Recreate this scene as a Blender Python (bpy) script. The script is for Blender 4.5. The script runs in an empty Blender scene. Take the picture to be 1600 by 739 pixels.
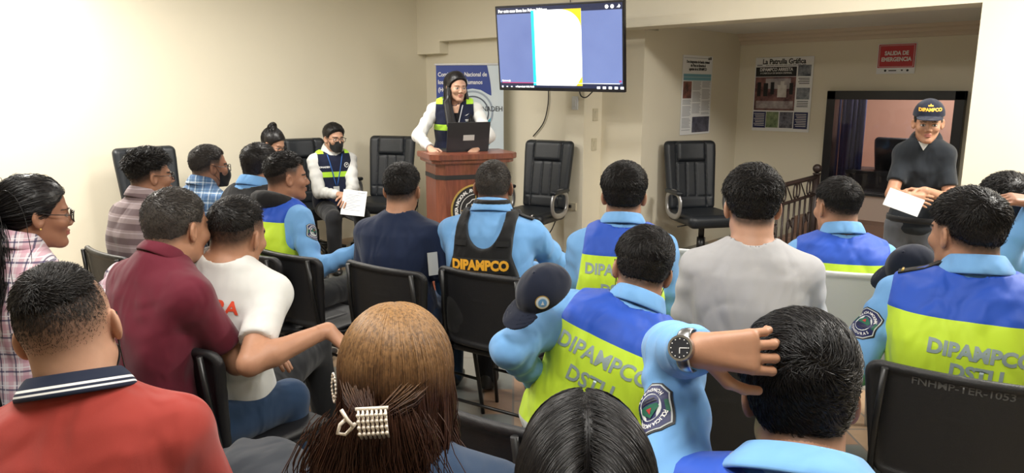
import bpy, bmesh, math, random
import numpy as np
from mathutils import Vector, Matrix
from mathutils.bvhtree import BVHTree
rnd = random.Random(7)
nr = np.random.RandomState(11)
C = bpy.context.scene.collection
PI = math.pi
# ------------------------------------------------------------------ camera frame (real place: x along the back wall, y into depth)
FPX = 1150.0
CAM = np.array([7.12, -5.66, 1.65])
PITCH = math.atan(227.5 / FPX)
YAW = math.radians(134.4)                      # heading of the view, from +x
FW = np.array([math.cos(YAW), math.sin(YAW), 0.0])
RT = np.array([math.sin(YAW), -math.cos(YAW), 0.0])
UPZ = np.array([0, 0, 1.0])
def _ray(px, py):
    u = (px - 800) / FPX; v = -(py - 369.5) / FPX
    h = math.cos(PITCH) + v * math.sin(PITCH)
    return u / h, (-math.sin(PITCH) + v * math.cos(PITCH)) / h
def at(px, py, d):                             # point seen at a pixel, d metres ahead
    u, w = _ray(px, py)
    return CAM + FW * d + RT * (u * d) + UPZ * (w * d)
def atz(px, py, z):
    u, w = _ray(px, py)
    return at(px, py, (z - CAM[2]) / w)
def heading(px, py, rel):                      # rel 0 faces away from the camera, -90 faces to the right, 180 faces it
    u, w = _ray(px, py)
    return YAW - math.atan(u) + math.radians(rel)
# ------------------------------------------------------------------ objects
def link(o, parent=None):
    C.objects.link(o)
    if parent is not None:
        o.parent = parent
        o.matrix_parent_inverse = (Matrix.Translation(parent.location) @ parent.rotation_euler.to_matrix().to_4x4()).inverted() if parent.get('_w') else Matrix.Identity(4)
    return o
def tag(o, label=None, cat=None, group=None, kind=None):
    if label: o['label'] = label
    if cat: o['category'] = cat
    if group: o['group'] = group
    if kind: o['kind'] = kind
    return o
def thing(name, label, cat, loc=(0, 0, 0), rz=0, group=None, world=False):
    o = bpy.data.objects.new(name, None); o.location = loc; o.rotation_euler = (0, 0, rz)
    C.objects.link(o); o.empty_display_size = .1
    if world: o['_w'] = 1
    return tag(o, label, cat, group)
def np_mesh(name, V, Q, mats, parent=None, attrs=None, smooth=True, mi=None):
    me = bpy.data.meshes.new(name)
    V = np.asarray(V, dtype=np.float32); Q = np.asarray(Q, dtype=np.int32)
    n = len(Q); k = Q.shape[1] if n else 4
    me.vertices.add(len(V)); me.vertices.foreach_set('co', V.ravel())
    me.loops.add(n * k); me.loops.foreach_set('vertex_index', Q.ravel())
    me.polygons.add(n)
    me.polygons.foreach_set('loop_start', np.arange(0, n * k, k, dtype=np.int32))
    me.polygons.foreach_set('loop_total', np.full(n, k, dtype=np.int32))
    if smooth: me.polygons.foreach_set('use_smooth', np.ones(n, dtype=bool))
    for m in (mats if isinstance(mats, (list, tuple)) else [mats]): me.materials.append(m)
    if mi is not None: me.polygons.foreach_set('material_index', np.asarray(mi, dtype=np.int32))
    for k_, (ty, arr) in (attrs or {}).items():
        a = me.attributes.new(k_, ty, 'POINT')
        key = {'FLOAT': 'value', 'FLOAT_VECTOR': 'vector', 'FLOAT_COLOR': 'color'}[ty]
        a.data.foreach_set(key, np.asarray(arr, dtype=np.float32).ravel())
    me.update(calc_edges=True); me.validate()
    o = bpy.data.objects.new(name, me)
    return link(o, parent)
def bm_obj(name, bm, mat, parent=None, smooth=False):
    me = bpy.data.meshes.new(name); bmesh.ops.recalc_face_normals(bm, faces=bm.faces[:]); bm.to_mesh(me); bm.free()
    for m in (mat if isinstance(mat, (list, tuple)) else [mat]): me.materials.append(m)
    if smooth:
        for p in me.polygons: p.use_smooth = True
    return link(bpy.data.objects.new(name, me), parent)
def bx(bm, c, s, rot=None, bev=0.0, mi=0):     # box of full size s about c
    r = bmesh.ops.create_cube(bm, size=1.0); vs = r['verts']
    M = Matrix.Translation(c) @ (rot.to_4x4() if rot is not None else Matrix.Identity(4)) @ Matrix.Diagonal((s[0], s[1], s[2], 1))
    bmesh.ops.transform(bm, matrix=M, verts=vs)
    fs = list({f for v in vs for f in v.link_faces})
    for f in fs: f.material_index = mi
    if bev > 0:
        es = list({e for v in vs for e in v.link_edges})
        bmesh.ops.bevel(bm, geom=es, offset=bev, segments=2, affect='EDGES', profile=.6)
def box_obj(name, c, s, mat, parent=None, rot=None, bev=0.0):
    bm = bmesh.new(); bx(bm, c, s, rot, bev); return bm_obj(name, bm, mat, parent)
def tube(bm, pts, r, seg=8, mi=0, closed=False, ry=None):
    pts = [Vector(p) for p in pts]; n = len(pts); rings = []; up = None
    for i, p in enumerate(pts):
        a = pts[(i - 1) % n] if (i > 0 or closed) else p
        b = pts[(i + 1) % n] if (i < n - 1 or closed) else p
        t = (b - a).normalized()
        if up is None:
            up = Vector((0, 0, 1)) if abs(t.z) < .9 else Vector((1, 0, 0))
        x = t.cross(up).normalized(); up = x.cross(t).normalized()
        rr = r[i] if isinstance(r, (list, tuple)) else r
        r2 = rr if ry is None else ry
        rings.append([bm.verts.new(p + x * math.cos(2 * PI * k / seg) * rr + up * math.sin(2 * PI * k / seg) * r2) for k in range(seg)])
    m = n if closed else n - 1
    for i in range(m):
        A, B = rings[i], rings[(i + 1) % n]
        for k in range(seg):
            f = bm.faces.new((A[k], A[(k + 1) % seg], B[(k + 1) % seg], B[k])); f.smooth = True; f.material_index = mi
    if not closed:
        for rg, fl in ((rings[0], True), (rings[-1], False)):
            f = bm.faces.new(rg[::-1] if fl else rg); f.material_index = mi
def tube_obj(name, pts, r, mat, parent=None, seg=8, closed=False, ry=None):
    bm = bmesh.new(); tube(bm, pts, r, seg, closed=closed, ry=ry); return bm_obj(name, bm, mat, parent)
def prism(bm, poly, z0, z1, M=None, mi=0):     # polygon in xy, extruded in z, then M
    M = M or Matrix.Identity(4)
    a = [bm.verts.new(M @ Vector((x, y, z0))) for x, y in poly]
    b = [bm.verts.new(M @ Vector((x, y, z1))) for x, y in poly]
    fs = [bm.faces.new(a[::-1]), bm.faces.new(b)]
    n = len(poly)
    for i in range(n): fs.append(bm.faces.new((a[i], a[(i + 1) % n], b[(i + 1) % n], b[i])))
    for f in fs: f.material_index = mi
def basis(o, x, y):                            # matrix with origin o, x right, y up, z out
    x = Vector(x).normalized(); y = Vector(y); y = (y - x * y.dot(x)).normalized(); z = x.cross(y)
    return Matrix(((x.x, y.x, z.x, o[0]), (x.y, y.y, z.y, o[1]), (x.z, y.z, z.z, o[2]), (0, 0, 0, 1)))
def text_data(s, size, bold=0.0, extrude=.0008, align='LEFT', sx=1.0, shear=0.0):
    cu = bpy.data.curves.new('t', 'FONT'); cu.body = s; cu.size = size; cu.offset = bold; cu.extrude = extrude
    cu.align_x = align; cu.align_y = 'CENTER'; cu.resolution_u = 3; cu.shear = shear
    o = bpy.data.objects.new('t', cu); C.objects.link(o)
    dg = bpy.context.evaluated_depsgraph_get(); dg.update()
    me = bpy.data.meshes.new_from_object(o.evaluated_get(dg))
    bpy.data.objects.remove(o); bpy.data.curves.remove(cu)
    if sx != 1.0:
        for v in me.vertices: v.co.x *= sx
    return me
def text_obj(name, s, size, M, mat, parent=None, **kw):
    me = text_data(s, size, **kw); me.transform(M); me.materials.clear(); me.materials.append(mat); me.name = name
    return link(bpy.data.objects.new(name, me), parent)
# ------------------------------------------------------------------ materials
def srgb(r, g, b):
    f = lambda c: (c / 255 / 12.92) if c / 255 <= .04045 else ((c / 255 + .055) / 1.055) ** 2.4
    return (f(r), f(g), f(b), 1)
class NT:
    def __init__(s, name):
        s.m = bpy.data.materials.new(name); s.m.use_nodes = True; s.t = s.m.node_tree
        s.b = s.t.nodes['Principled BSDF']
    def n(s, ty, **kw):
        nd = s.t.nodes.new('ShaderNode' + ty)
        for k, v in kw.items():
            if k == 'op': nd.operation = v
            elif k == 'mode': nd.blend_type = v
            elif hasattr(nd, k): setattr(nd, k, v)
            else: nd.inputs[k].default_value = v
        return nd
    def l(s, a, b): s.t.links.new(a, b)
    def val(s, sock, v):
        if hasattr(v, 'is_output') or isinstance(v, bpy.types.NodeSocket): s.l(v, sock)
        else: sock.default_value = v
    def math(s, op, a, b=0.0, c=None):
        nd = s.n('Math', op=op); s.val(nd.inputs[0], a); s.val(nd.inputs[1], b)
        if c is not None: s.val(nd.inputs[2], c)
        return nd.outputs[0]
    def mix(s, f, a, b, mode='MIX'):
        nd = s.n('Mix', data_type='RGBA', blend_type=mode)
        s.val(nd.inputs[0], f); s.val(nd.inputs[6], a); s.val(nd.inputs[7], b)
        return nd.outputs[2]
    def attr(s, name): return s.n('Attribute', attribute_name=name)
    def sep(s, v):
        nd = s.n('SeparateXYZ'); s.l(v, nd.inputs[0]); return nd.outputs
    def noise(s, scale, detail=4, vec=None, rough=.6):
        nd = s.n('TexNoise'); nd.inputs['Scale'].default_value = scale; nd.inputs['Detail'].default_value = detail
        nd.inputs['Roughness'].default_value = rough
        if vec is not None: s.l(vec, nd.inputs['Vector'])
        return nd
    def mapping(s, vec, scale=(1, 1, 1), rot=(0, 0, 0), loc=(0, 0, 0)):
        nd = s.n('Mapping'); nd.inputs['Scale'].default_value = scale; nd.inputs['Rotation'].default_value = rot
        nd.inputs['Location'].default_value = loc; s.l(vec, nd.inputs['Vector']); return nd.outputs[0]
    def obj(s): return s.n('TexCoord').outputs['Object']
    def bump(s, h, strength=.3, dist=.01, nrm=None):
        nd = s.n('Bump'); nd.inputs['Strength'].default_value = strength; nd.inputs['Distance'].default_value = dist
        s.l(h, nd.inputs['Height'])
        if nrm is not None: s.l(nrm, nd.inputs['Normal'])
        s.l(nd.outputs[0], s.b.inputs['Normal']); return nd.outputs[0]
    def ramp(s, f, stops, interp='LINEAR'):
        nd = s.n('ValToRGB'); cr = nd.color_ramp; cr.interpolation = interp
        while len(cr.elements) < len(stops): cr.elements.new(.5)
        for e, (p, c) in zip(cr.elements, stops): e.position = p; e.color = c
        s.l(f, nd.inputs[0]); return nd.outputs[0]
    def col(s, c): s.val(s.b.inputs['Base Color'], c)
def mat(name, c, rough=.6, metal=0.0, bump=0.0, bscale=80, var=0.0, vscale=6, spec=.5, emit=None, sheen=0.0, coat=0.0):
    k = NT(name); k.b.inputs['Roughness'].default_value = rough; k.b.inputs['Metallic'].default_value = metal
    k.b.inputs['Specular IOR Level'].default_value = spec
    if sheen: k.b.inputs['Sheen Weight'].default_value = sheen
    if coat: k.b.inputs['Coat Weight'].default_value = coat
    v = k.obj()
    nz = k.noise(vscale, 5, v)
    a = [x * (1 - var) for x in c[:3]] + [1]; b = [min(1, x * (1 + var)) for x in c[:3]] + [1]
    k.col(k.mix(nz.outputs[0], a, b))
    if bump: k.bump(k.noise(bscale, 3, v).outputs[0], bump, .004)
    if emit: k.b.inputs['Emission Color'].default_value = c; k.b.inputs['Emission Strength'].default_value = emit
    return k.m
def fabric(name, c, rough=.85, pattern=None, wr=.55, weave=900, spec=.25, sheen=.15):
    """cloth: weave + soft wrinkles; pattern(k, x, y, z) -> colour socket, from torso coordinates kept on the mesh"""
    k = NT(name); k.b.inputs['Roughness'].default_value = rough; k.b.inputs['Specular IOR Level'].default_value = spec
    k.b.inputs['Sheen Weight'].default_value = sheen
    v = k.obj(); tl = k.attr('tl').outputs['Vector']
    if pattern:
        x, y, z = k.sep(tl); base = pattern(k, x, y, z)
    else: base = c
    nz = k.noise(5, 4, v); k.col(k.mix(k.math('MULTIPLY', nz.outputs[0], .22), base, (0, 0, 0, 1)))
    big = k.noise(7, 2, k.mapping(v, (1.3, 1, .55), (.3, .4, .2)), .45); big.inputs['Distortion'].default_value = .35
    b1 = k.n('Bump'); b1.inputs['Strength'].default_value = wr; b1.inputs['Distance'].default_value = .06; k.l(big.outputs[0], b1.inputs['Height'])
    k.bump(k.noise(weave, 2, v).outputs[0], .25, .001, b1.outputs[0])
    return k.m
# ------------------------------------------------------------------ signed-distance modelling
def smin(a, b, k):
    if k <= 0: return np.minimum(a, b)
    h = np.clip(.5 + .5 * (b - a) / k, 0, 1)
    return b * (1 - h) + a * h - k * h * (1 - h)
def smax(a, b, k): return -smin(-a, -b, k)
def ell(p, c, r):
    q = p - np.asarray(c, dtype=np.float32); r = np.asarray(r, dtype=np.float32)
    k0 = np.sqrt(((q / r) ** 2).sum(-1)) + 1e-9; k1 = np.sqrt(((q / (r * r)) ** 2).sum(-1)) + 1e-9
    return k0 * (k0 - 1) / k1
def cone(p, a, b, ra, rb):
    a = np.asarray(a, dtype=np.float32); b = np.asarray(b, dtype=np.float32); ab = b - a
    t = np.clip(((p - a) @ ab) / (ab @ ab + 1e-12), 0, 1)
    return np.sqrt(((p - a - t[..., None] * ab) ** 2).sum(-1)) - (ra + (rb - ra) * t)
def rbox(p, c, h, r):
    q = np.abs(p - np.asarray(c, dtype=np.float32)) - (np.asarray(h, dtype=np.float32) - r)
    return np.sqrt((np.maximum(q, 0) ** 2).sum(-1)) + np.minimum(q.max(-1), 0) - r
def grid(lo, hi, vox):
    ax = [np.arange(lo[i], hi[i] + vox, vox, dtype=np.float32) for i in range(3)]
    return ax
class Field:
    def __init__(s, lo, hi, vox):
        s.lo = np.array(lo, dtype=np.float32); s.vox = vox; s.ax = grid(lo, hi, vox)
        s.sh = tuple(len(a) for a in s.ax); s.v = np.full(s.sh, .5, dtype=np.float32)
    def sl(s, lo, hi):
        out = []
        for i in range(3):
            a = max(0, int((lo[i] - s.lo[i]) / s.vox) - 1); b = min(s.sh[i], int((hi[i] - s.lo[i]) / s.vox) + 3)
            if b <= a: return None
            out.append(slice(a, b))
        return tuple(out)
    def pts(s, q):
        g = np.meshgrid(*[s.ax[i][q[i]] for i in range(3)], indexing='ij'); return np.stack(g, -1)
    def add(s, fn, lo, hi, k=.02, op='u'):
        m = k + .02
        q = s.sl(np.minimum(lo, hi) - m, np.maximum(lo, hi) + m)
        if q is None: return
        d = fn(s.pts(q))
        if op == 'u': s.v[q] = smin(s.v[q], d, k)
        elif op == 's': s.v[q] = smax(s.v[q], -d, k)
    def cone(s, a, b, ra, rb, k=.02, clip=None):
        a = np.array(a, dtype=np.float32); b = np.array(b, dtype=np.float32); R = max(ra, rb)
        def fn(p):
            d = cone(p, a, b, ra, rb)
            if clip is not None:
                n = (b - a) / (np.linalg.norm(b - a) + 1e-9); d = smax(d, (p - (a + n * clip)) @ n, .006)
            return d
        s.add(fn, np.minimum(a, b) - R, np.maximum(a, b) + R, k)
    def mesh(s, skip=None):
        return nets(s.v, s.lo, s.vox, skip)
def nets(v, lo, vox, skip=None):
    ins = v < 0
    c = ins[:-1, :-1, :-1].astype(np.int8)
    tot = np.zeros_like(c)
    for dx in (0, 1):
        for dy in (0, 1):
            for dz in (0, 1):
                tot += ins[dx:ins.shape[0] - 1 + dx, dy:ins.shape[1] - 1 + dy, dz:ins.shape[2] - 1 + dz]
    act = (tot > 0) & (tot < 8)
    if skip is not None: act &= ~skip(act.shape)
    I = np.argwhere(act)
    if len(I) == 0: return np.zeros((0, 3)), np.zeros((0, 4), dtype=int)
    idx = np.full(act.shape, -1, dtype=np.int32); idx[tuple(I.T)] = np.arange(len(I))
    acc = np.zeros((len(I), 3)); cnt = np.zeros(len(I))
    cor = [(x, y, z) for x in (0, 1) for y in (0, 1) for z in (0, 1)]
    vals = {q: v[I[:, 0] + q[0], I[:, 1] + q[1], I[:, 2] + q[2]] for q in cor}
    for a in cor:
        for ax in range(3):
            if a[ax] == 1: continue
            b = list(a); b[ax] = 1; b = tuple(b)
            va, vb = vals[a], vals[b]; m = (va < 0) != (vb < 0)
            t = np.where(m, va / np.where(m, va - vb, 1), 0)
            P = np.array(a, dtype=float) + np.outer(t, np.eye(3)[ax])
            acc[m] += P[m]; cnt[m] += 1
    V = (I + acc / np.maximum(cnt, 1)[:, None]) * vox + lo
    Q = []
    for ax in range(3):
        o1, o2 = [(1, 2), (2, 0), (0, 1)][ax]
        s0 = [slice(None)] * 3; s1 = [slice(None)] * 3; s0[ax] = slice(0, -1); s1[ax] = slice(1, None)
        a = ins[tuple(s0)]; b = ins[tuple(s1)]; E = np.argwhere(a != b)
        ok = (E[:, o1] > 0) & (E[:, o2] > 0) & (E[:, o1] < act.shape[o1]) & (E[:, o2] < act.shape[o2]); E = E[ok]
        if len(E) == 0: continue
        fl = a[tuple(E.T)]
        def g(d1, d2):
            e = E.copy(); e[:, o1] -= d1; e[:, o2] -= d2; return idx[tuple(e.T)]
        q = np.stack([g(1, 1), g(0, 1), g(0, 0), g(1, 0)], 1)
        q[~fl] = q[~fl][:, ::-1]
        Q.append(q[(q >= 0).all(1)])
    return V, np.concatenate(Q)
def relax(V, Q, it=2, f=.5):
    for _ in range(it):
        acc = np.zeros_like(V); c = np.zeros(len(V))
        for i in range(4):
            for j in (1, 3):
                np.add.at(acc, Q[:, i], V[Q[:, (i + j) % 4]]); np.add.at(c, Q[:, i], 1)
        m = c > 0; V = V.copy(); V[m] += f * (acc[m] / c[m][:, None] - V[m])
    return V
def sdf_obj(name, fn, lo, hi, vox, m, parent=None, sm=1, tr=None, attrs=None):
    F = Field(lo, hi, vox); F.v = fn(F.pts(tuple(slice(0, n) for n in F.sh))).astype(np.float32)
    V, Q = F.mesh(); V = relax(V, Q, sm)
    at_ = attrs(V) if attrs else None
    if tr is not None: V = V @ np.array(tr.to_3x3()).T + np.array(tr.translation)
    return np_mesh(name, V, Q, m, parent, at_)
def wob(p, f=1.0, seed=0.0):                   # cheap smooth noise, about -1..1
    x, y, z = p[..., 0] * f + seed, p[..., 1] * f - seed * .7, p[..., 2] * f + seed * .3
    return (np.sin(x * 1.3 + 2 * np.sin(y * .9 + z * .4)) + np.sin(y * 1.7 + 1.7 * np.sin(z * 1.1 - x * .5)) + np.sin(z * 1.5 + 1.9 * np.sin(x * .8 + y * .6))) / 3
# ------------------------------------------------------------------ people
def ss(x): x = np.clip(x, 0, 1); return x * x * (3 - 2 * x)
HY = [-.12, -.075, -.04, -.022, -.018, .016, .03, .042, .06, .078, .1]
HZ = [-.062, -.058, -.04, -.03, .004, .004, .002, .03, .048, .070, .082]
def skull(p, fem=False):
    d = ell(p, (0, -.012, .034), (.0755, .096, .089))
    d = smin(d, ell(p, (0, .022, -.03), (.0585 if not fem else .055, .066, .078)), .03)
    d = smin(d, cone(p, (0, -.032, -.03), (0, -.05, -.16), .054 if not fem else .045, .056 if not fem else .046), .03)
    return d
def head_sdf(p, fem=False):
    ax = np.abs(p[..., 0]); q = np.stack([ax, p[..., 1], p[..., 2]], -1)
    d = skull(p, fem); j = .007 if fem else 0.0
    d = smin(d, cone(q, (.046 - j, .0, -.056), (.012, .062, -.092), .016, .017), .03)
    d = smin(d, ell(q, (0, .073, -.095), (.018, .014, .013)), .02)
    d = smin(d, ell(q, (.036, .062, -.022), (.024, .024, .022)), .02)
    d = smin(d, cone(q, (.008, .082, .021), (.036, .074, .022), .009 if not fem else .006, .009 if not fem else .006), .016)
    d = smax(d, -ell(q, (.031, .098, .002), (.019, .015, .0125)), .010)
    d = smin(d, ell(q, (.031, .0735, .001), (.0135, .0125, .0115)), .003)
    d = smin(d, cone(q, (0, .082, .012), (0, .103 if not fem else .099, -.026), .0065 if not fem else .0055, .0105 if not fem else .0085), .010)
    d = smin(d, ell(q, (.0115, .092, -.031), (.0075, .0105, .0075)), .006)
    d = smin(d, ell(q, (.0, .0870, -.0535), (.020, .0080, .0050)), .006)
    d = smin(d, ell(q, (.0, .0860, -.0640), (.017, .0085, .0060)), .006)
    d = smax(d, -ell(q, (0, .098, -.0586), (.019, .006, .0009)), .0015)
    # ears
    e = q - np.array([.0775, -.004, -.004], dtype=np.float32)
    ca, sa = math.cos(.45), math.sin(.45)
    ex = e[..., 0] * ca - (-e[..., 1]) * sa; ey = e[..., 1] * ca - e[..., 0] * sa * 0 ; ez = e[..., 2] + .18 * e[..., 1]
    e2 = np.stack([ex * 1.0, ey, ez], -1)
    ear = ell(e2, (0, 0, 0), (.0085, .0175, .031)); ear = smax(ear, -ell(e2, (.008, .004, .004), (.0065, .0095, .019)), .004)
    d = smin(d, ear, .005)
    return d
def torso_profile(t, fem):
    T = [-.14, 0, .15, .4, .65, .83, .93, 1.0, 1.06]
    W = [.12, .172, .176, .158, .172, .176, .142, .082, .05]
    D = [.09, .122, .126, .112, .122, .108, .088, .064, .05]
    if fem: W = [.13, .178, .172, .132, .148, .150, .12, .07, .045]; D = [.09, .122, .116, .096, .118, .095, .08, .058, .045]
    return np.interp(t, T, W), np.interp(t, T, D)
def mrot(h, pitch=0, roll=0):                  # columns right, forward, up
    M = Matrix.Rotation(h - PI / 2, 3, 'Z') @ Matrix.Rotation(math.radians(-pitch), 3, 'X') @ Matrix.Rotation(math.radians(roll), 3, 'Y')
    return np.array(M)
class Person: pass
def ik(S, W, l1, l2, pole):
    S = np.array(S, float); W = np.array(W, float); v = W - S; D = np.linalg.norm(v)
    mx = (l1 + l2) * .995
    if D > mx: W = S + v / D * mx; v = W - S; D = mx
    if D < abs(l1 - l2) + .03: D = abs(l1 - l2) + .03
    a = (l1 * l1 - l2 * l2 + D * D) / (2 * D); h = math.sqrt(max(0, l1 * l1 - a * a)); u = v / np.linalg.norm(v)
    pl = np.array(pole, float); pl = pl - u * (pl @ u); pl /= np.linalg.norm(pl) + 1e-9
    return S + u * a + pl * h, W
def hand_prims(Wr, f, n, side, curl, spread=.0, s=1.0, mul=(.55, .75, .5)):
    """cones of a hand: wrist, finger direction, back-of-hand normal; side +1 thumb on the +cross side"""
    f = np.array(f, float); f /= np.linalg.norm(f); n = np.array(n, float); n = n - f * (n @ f); n /= np.linalg.norm(n)
    t = np.cross(f, n) * side; P = lambda a, b, c: Wr + (f * a + t * b + n * c) * s
    out = []
    for b in (-.026, -.009, .009, .026): out.append((P(.0, b * .55, 0), P(.082, b, .002), .0155 * s, .0125 * s, .014))
    L = [(.028, .020, .017), (.034, .024, .019), (.038, .027, .020), (.034, .024, .019)]
    for i, b in enumerate((-.030, -.0105, .0105, .030)):
        p = P(.085 - (.008 if i == 0 else 0), b, .001); a = .0; cu = curl[i] if isinstance(curl, (list, tuple)) else curl; sp = (b / .03) * (.10 + spread)
        r = .0092 if i else .0082
        for k, l in enumerate(L[i]):
            a += cu * mul[k]
            d = f * math.cos(a) + t * sp - n * math.sin(a); d /= np.linalg.norm(d)
            q = p + d * l * 1.12 * s; out.append((p, q, r * s, (r - .0009) * s, .003)); p = q; r -= .0009
    p = P(.018, .026, -.004); dirs = [(f * .62 + t * .7 - n * .25, .040, .0125), (f * .86 + t * .38 - n * .3, .030, .0105), (f * .95 + t * .1 - n * .4, .025, .0092)]
    for d, l, r in dirs:
        d = d / np.linalg.norm(d); q = p + d * l * s; out.append((p, q, r * s, (r - .001) * s, .004)); p = q
    return out
def ribbons(P, w, sides=3):
    """strand polylines (n, k, 3) -> tapering three-sided fibres"""
    n, k, _ = P.shape
    T = np.gradient(P, axis=1); T /= np.linalg.norm(T, axis=2, keepdims=True) + 1e-9
    rv = nr.normal(size=(n, 1, 3)); A = np.cross(T, rv); A /= np.linalg.norm(A, axis=2, keepdims=True) + 1e-9; B = np.cross(T, A)
    tap = (np.array([.7] + [1.0] * (k - 2) + [.12]) if k > 2 else np.ones(k))[None, :, None]
    ww = (w * (np.ones(n) if np.isscalar(w) else 1))[:, None, None] * tap
    V = np.stack([P + (A * math.cos(2 * PI * i / sides) + B * math.sin(2 * PI * i / sides)) * ww for i in range(sides)], 2)
    idx = np.arange(n * k * sides).reshape(n, k, sides)
    Q = [np.stack([idx[:, :-1, i], idx[:, :-1, (i + 1) % sides], idx[:, 1:, (i + 1) % sides], idx[:, 1:, i]], -1).reshape(-1, 4) for i in range(sides)]
    return V.reshape(-1, 3), np.concatenate(Q)
HC, HR = np.array([0, -.012, .034]), np.array([.0755, .096, .089])
def hairline(p, hl=0.0):
    z = p[..., 2]; y = p[..., 1]
    return z - (np.interp(y, HY, HZ) + hl * ss((y - .03) / .04))
def strands(st, V, n, fem):
    """combed fibres that start on the hair shell V (head-local)"""
    sel = V[hairline(V) > .008]
    if len(sel) == 0: return None
    P = sel[nr.randint(len(sel), size=n)] + nr.normal(size=(n, 3)) * .0015
    cr = np.array(st.get('crown', (.0, -.065, .105))); fwd = np.array(st.get('comb', (0, .6, 0))); ln = st.get('len', .022); lift = st.get('lift', .25)
    top = ss((P[:, 2] - .03) / .06); L = (st.get('side', .006) + (ln - st.get('side', .006)) * top) * nr.uniform(.7, 1.25, n)
    K = st.get('k', 5); out = [P.copy()]; p = P.copy(); ph = nr.uniform(0, 6.28, n)
    nz = nr.normal(size=(n, 3)) * st.get('mess', .22)
    clump = np.stack([wob(P, 55, s_) for s_ in (1., 5., 9.)], -1) * st.get('clump', .35)
    for i in range(K - 1):
        N = (p - HC) / (HR ** 2); N /= np.linalg.norm(N, axis=1, keepdims=True)
        rad = p - cr; rad /= np.linalg.norm(rad, axis=1, keepdims=True) + 1e-6
        sw = np.cross(N, rad) * st.get('swirl', .5)
        d = rad * .8 + sw + fwd * top[:, None] + np.array([0, -.15, -.6]) * (1 - top[:, None]) + nz + clump
        d -= N * (d * N).sum(1, keepdims=True); d /= np.linalg.norm(d, axis=1, keepdims=True) + 1e-6
        d = d + N * (lift * (1 - i / K) - .12 * i / K)
        p = p + d * (L / (K - 1))[:, None]; out.append(p.copy())
    return np.stack(out, 1)
def person(name_label, px, py, d, rel=0, hrel=None, pitch=0, roll=0, lean=(.05, 0), s=1.0, fem=False, stand=False, skin=(.42, .22, .13), top=None, legs=None,
           hair=None, vest=None, arms=None, poles=None, curl=.5, hands=None, legpose=None, bulk=.96, vox=.0045, hn=1500, hs=1.0, group=None, pelvis=None, swid=1.0, neckf=.0, nk=-.002, shd=.088, extra=None, hcolor=(.013, .010, .009)):
    hrel = rel if hrel is None else hrel
    o = Person(); H = at(px, py, d); o.H = H
    hb = heading(px, py, rel); hh = heading(px, py, hrel)
    R = mrot(hb); RH = mrot(hh, pitch, roll); o.R = R; o.RH = RH; o.s = s
    rgt, fwd = R[:, 0], R[:, 1]
    N = H + RH @ np.array([0, -.045, -.11]) * s * hs + np.array([0, 0, -nk * s]) - fwd * (.01 + neckf)
    zp = .535 if not stand else .93 * s
    if pelvis is not None: zp = pelvis
    P0 = np.array([N[0], N[1], 0]) - fwd * lean[0] - rgt * lean[1]; P0[2] = zp
    Z = N - P0; L = np.linalg.norm(Z); Z /= L
    X = rgt - Z * (rgt @ Z); X /= np.linalg.norm(X); Y = np.cross(Z, X); o.X, o.Y, o.Z, o.P0, o.N, o.L = X, Y, Z, P0, N, L
    T = np.stack([X, Y, Z], 1)                 # columns
    root = thing('person', name_label, 'person', (P0[0], P0[1], 0), world=True, group=group); o.root = root
    toT = lambda p: (p - P0.astype(np.float32)) @ T.astype(np.float32)
    def torso(p, off=0.0, tlo=-.14, bl=1.0):
        q = toT(p); t = q[..., 2] / L; w, dd = torso_profile(t, fem); w = w * bulk * s + off; dd = dd * bulk * s * bl + off
        yc = -.028 * np.sin(np.clip(t, 0, 1) * PI) * s
        a = (np.abs(q[..., 0] / w) ** 2.5 + np.abs((q[..., 1] - yc) / dd) ** 2.5) ** .4
        r = (a - 1) * np.minimum(w, dd)
        return smax(smax(r, (t - 1.04) * L - off, .02), (tlo - t) * L - off, .03)
    o.torso = torso; o.toT = toT; o.T = T
    sw = .163 * bulk * s * swid * (.88 if fem else 1)
    SH = {'L': N - X * sw - Z * shd * s, 'R': N + X * sw - Z * shd * s}; o.SH = SH
    l1, l2 = .285 * s, .255 * s; arms = arms or {}; o.E, o.W = {}, {}
    for sd, sg in (('L', -1), ('R', 1)):
        t_ = arms.get(sd, ('l', .10 * sg, .30, .66) if not stand else ('l', .26 * sg, .03, .78))
        if t_[0] == 'l': W = np.array([P0[0], P0[1], 0]) + rgt * t_[1] + fwd * t_[2] + np.array([0, 0, t_[3]])
        elif t_[0] == 'p': W = at(*t_[1:])
        else: W = H + RH @ np.array(t_[1:])
        pl = (poles or {}).get(sd, (sg * .5, -.5, -.9)); pl = rgt * pl[0] + fwd * pl[1] + np.array([0, 0, pl[2]])
        o.E[sd], o.W[sd] = ik(SH[sd], W, l1, l2, pl)
    # legs
    o.K, o.A = {}, {}; HP = {}
    for sd, sg in (('L', -1), ('R', 1)):
        HP[sd] = P0 + rgt * .088 * sg * s + np.array([0, 0, -.01])
        lp = (legpose or {}).get(sd)
        if stand: k = HP[sd] + rgt * .02 * sg + fwd * .03; k[2] = .50 * s; a = np.array([P0[0], P0[1], 0]) + rgt * .11 * sg - fwd * .0; a[2] = .09
        else:
            k = np.array([P0[0], P0[1], 0]) + rgt * .13 * sg + fwd * .42 * s; k[2] = .52; a = k - fwd * .02; a[2] = .09
        if lp: k = np.array([P0[0], P0[1], 0]) + rgt * lp[0][0] + fwd * lp[0][1] + UPZ * lp[0][2]; a = np.array([P0[0], P0[1], 0]) + rgt * lp[1][0] + fwd * lp[1][1] + UPZ * lp[1][2]
        o.K[sd], o.A[sd] = k, a
    hp = {}
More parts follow.
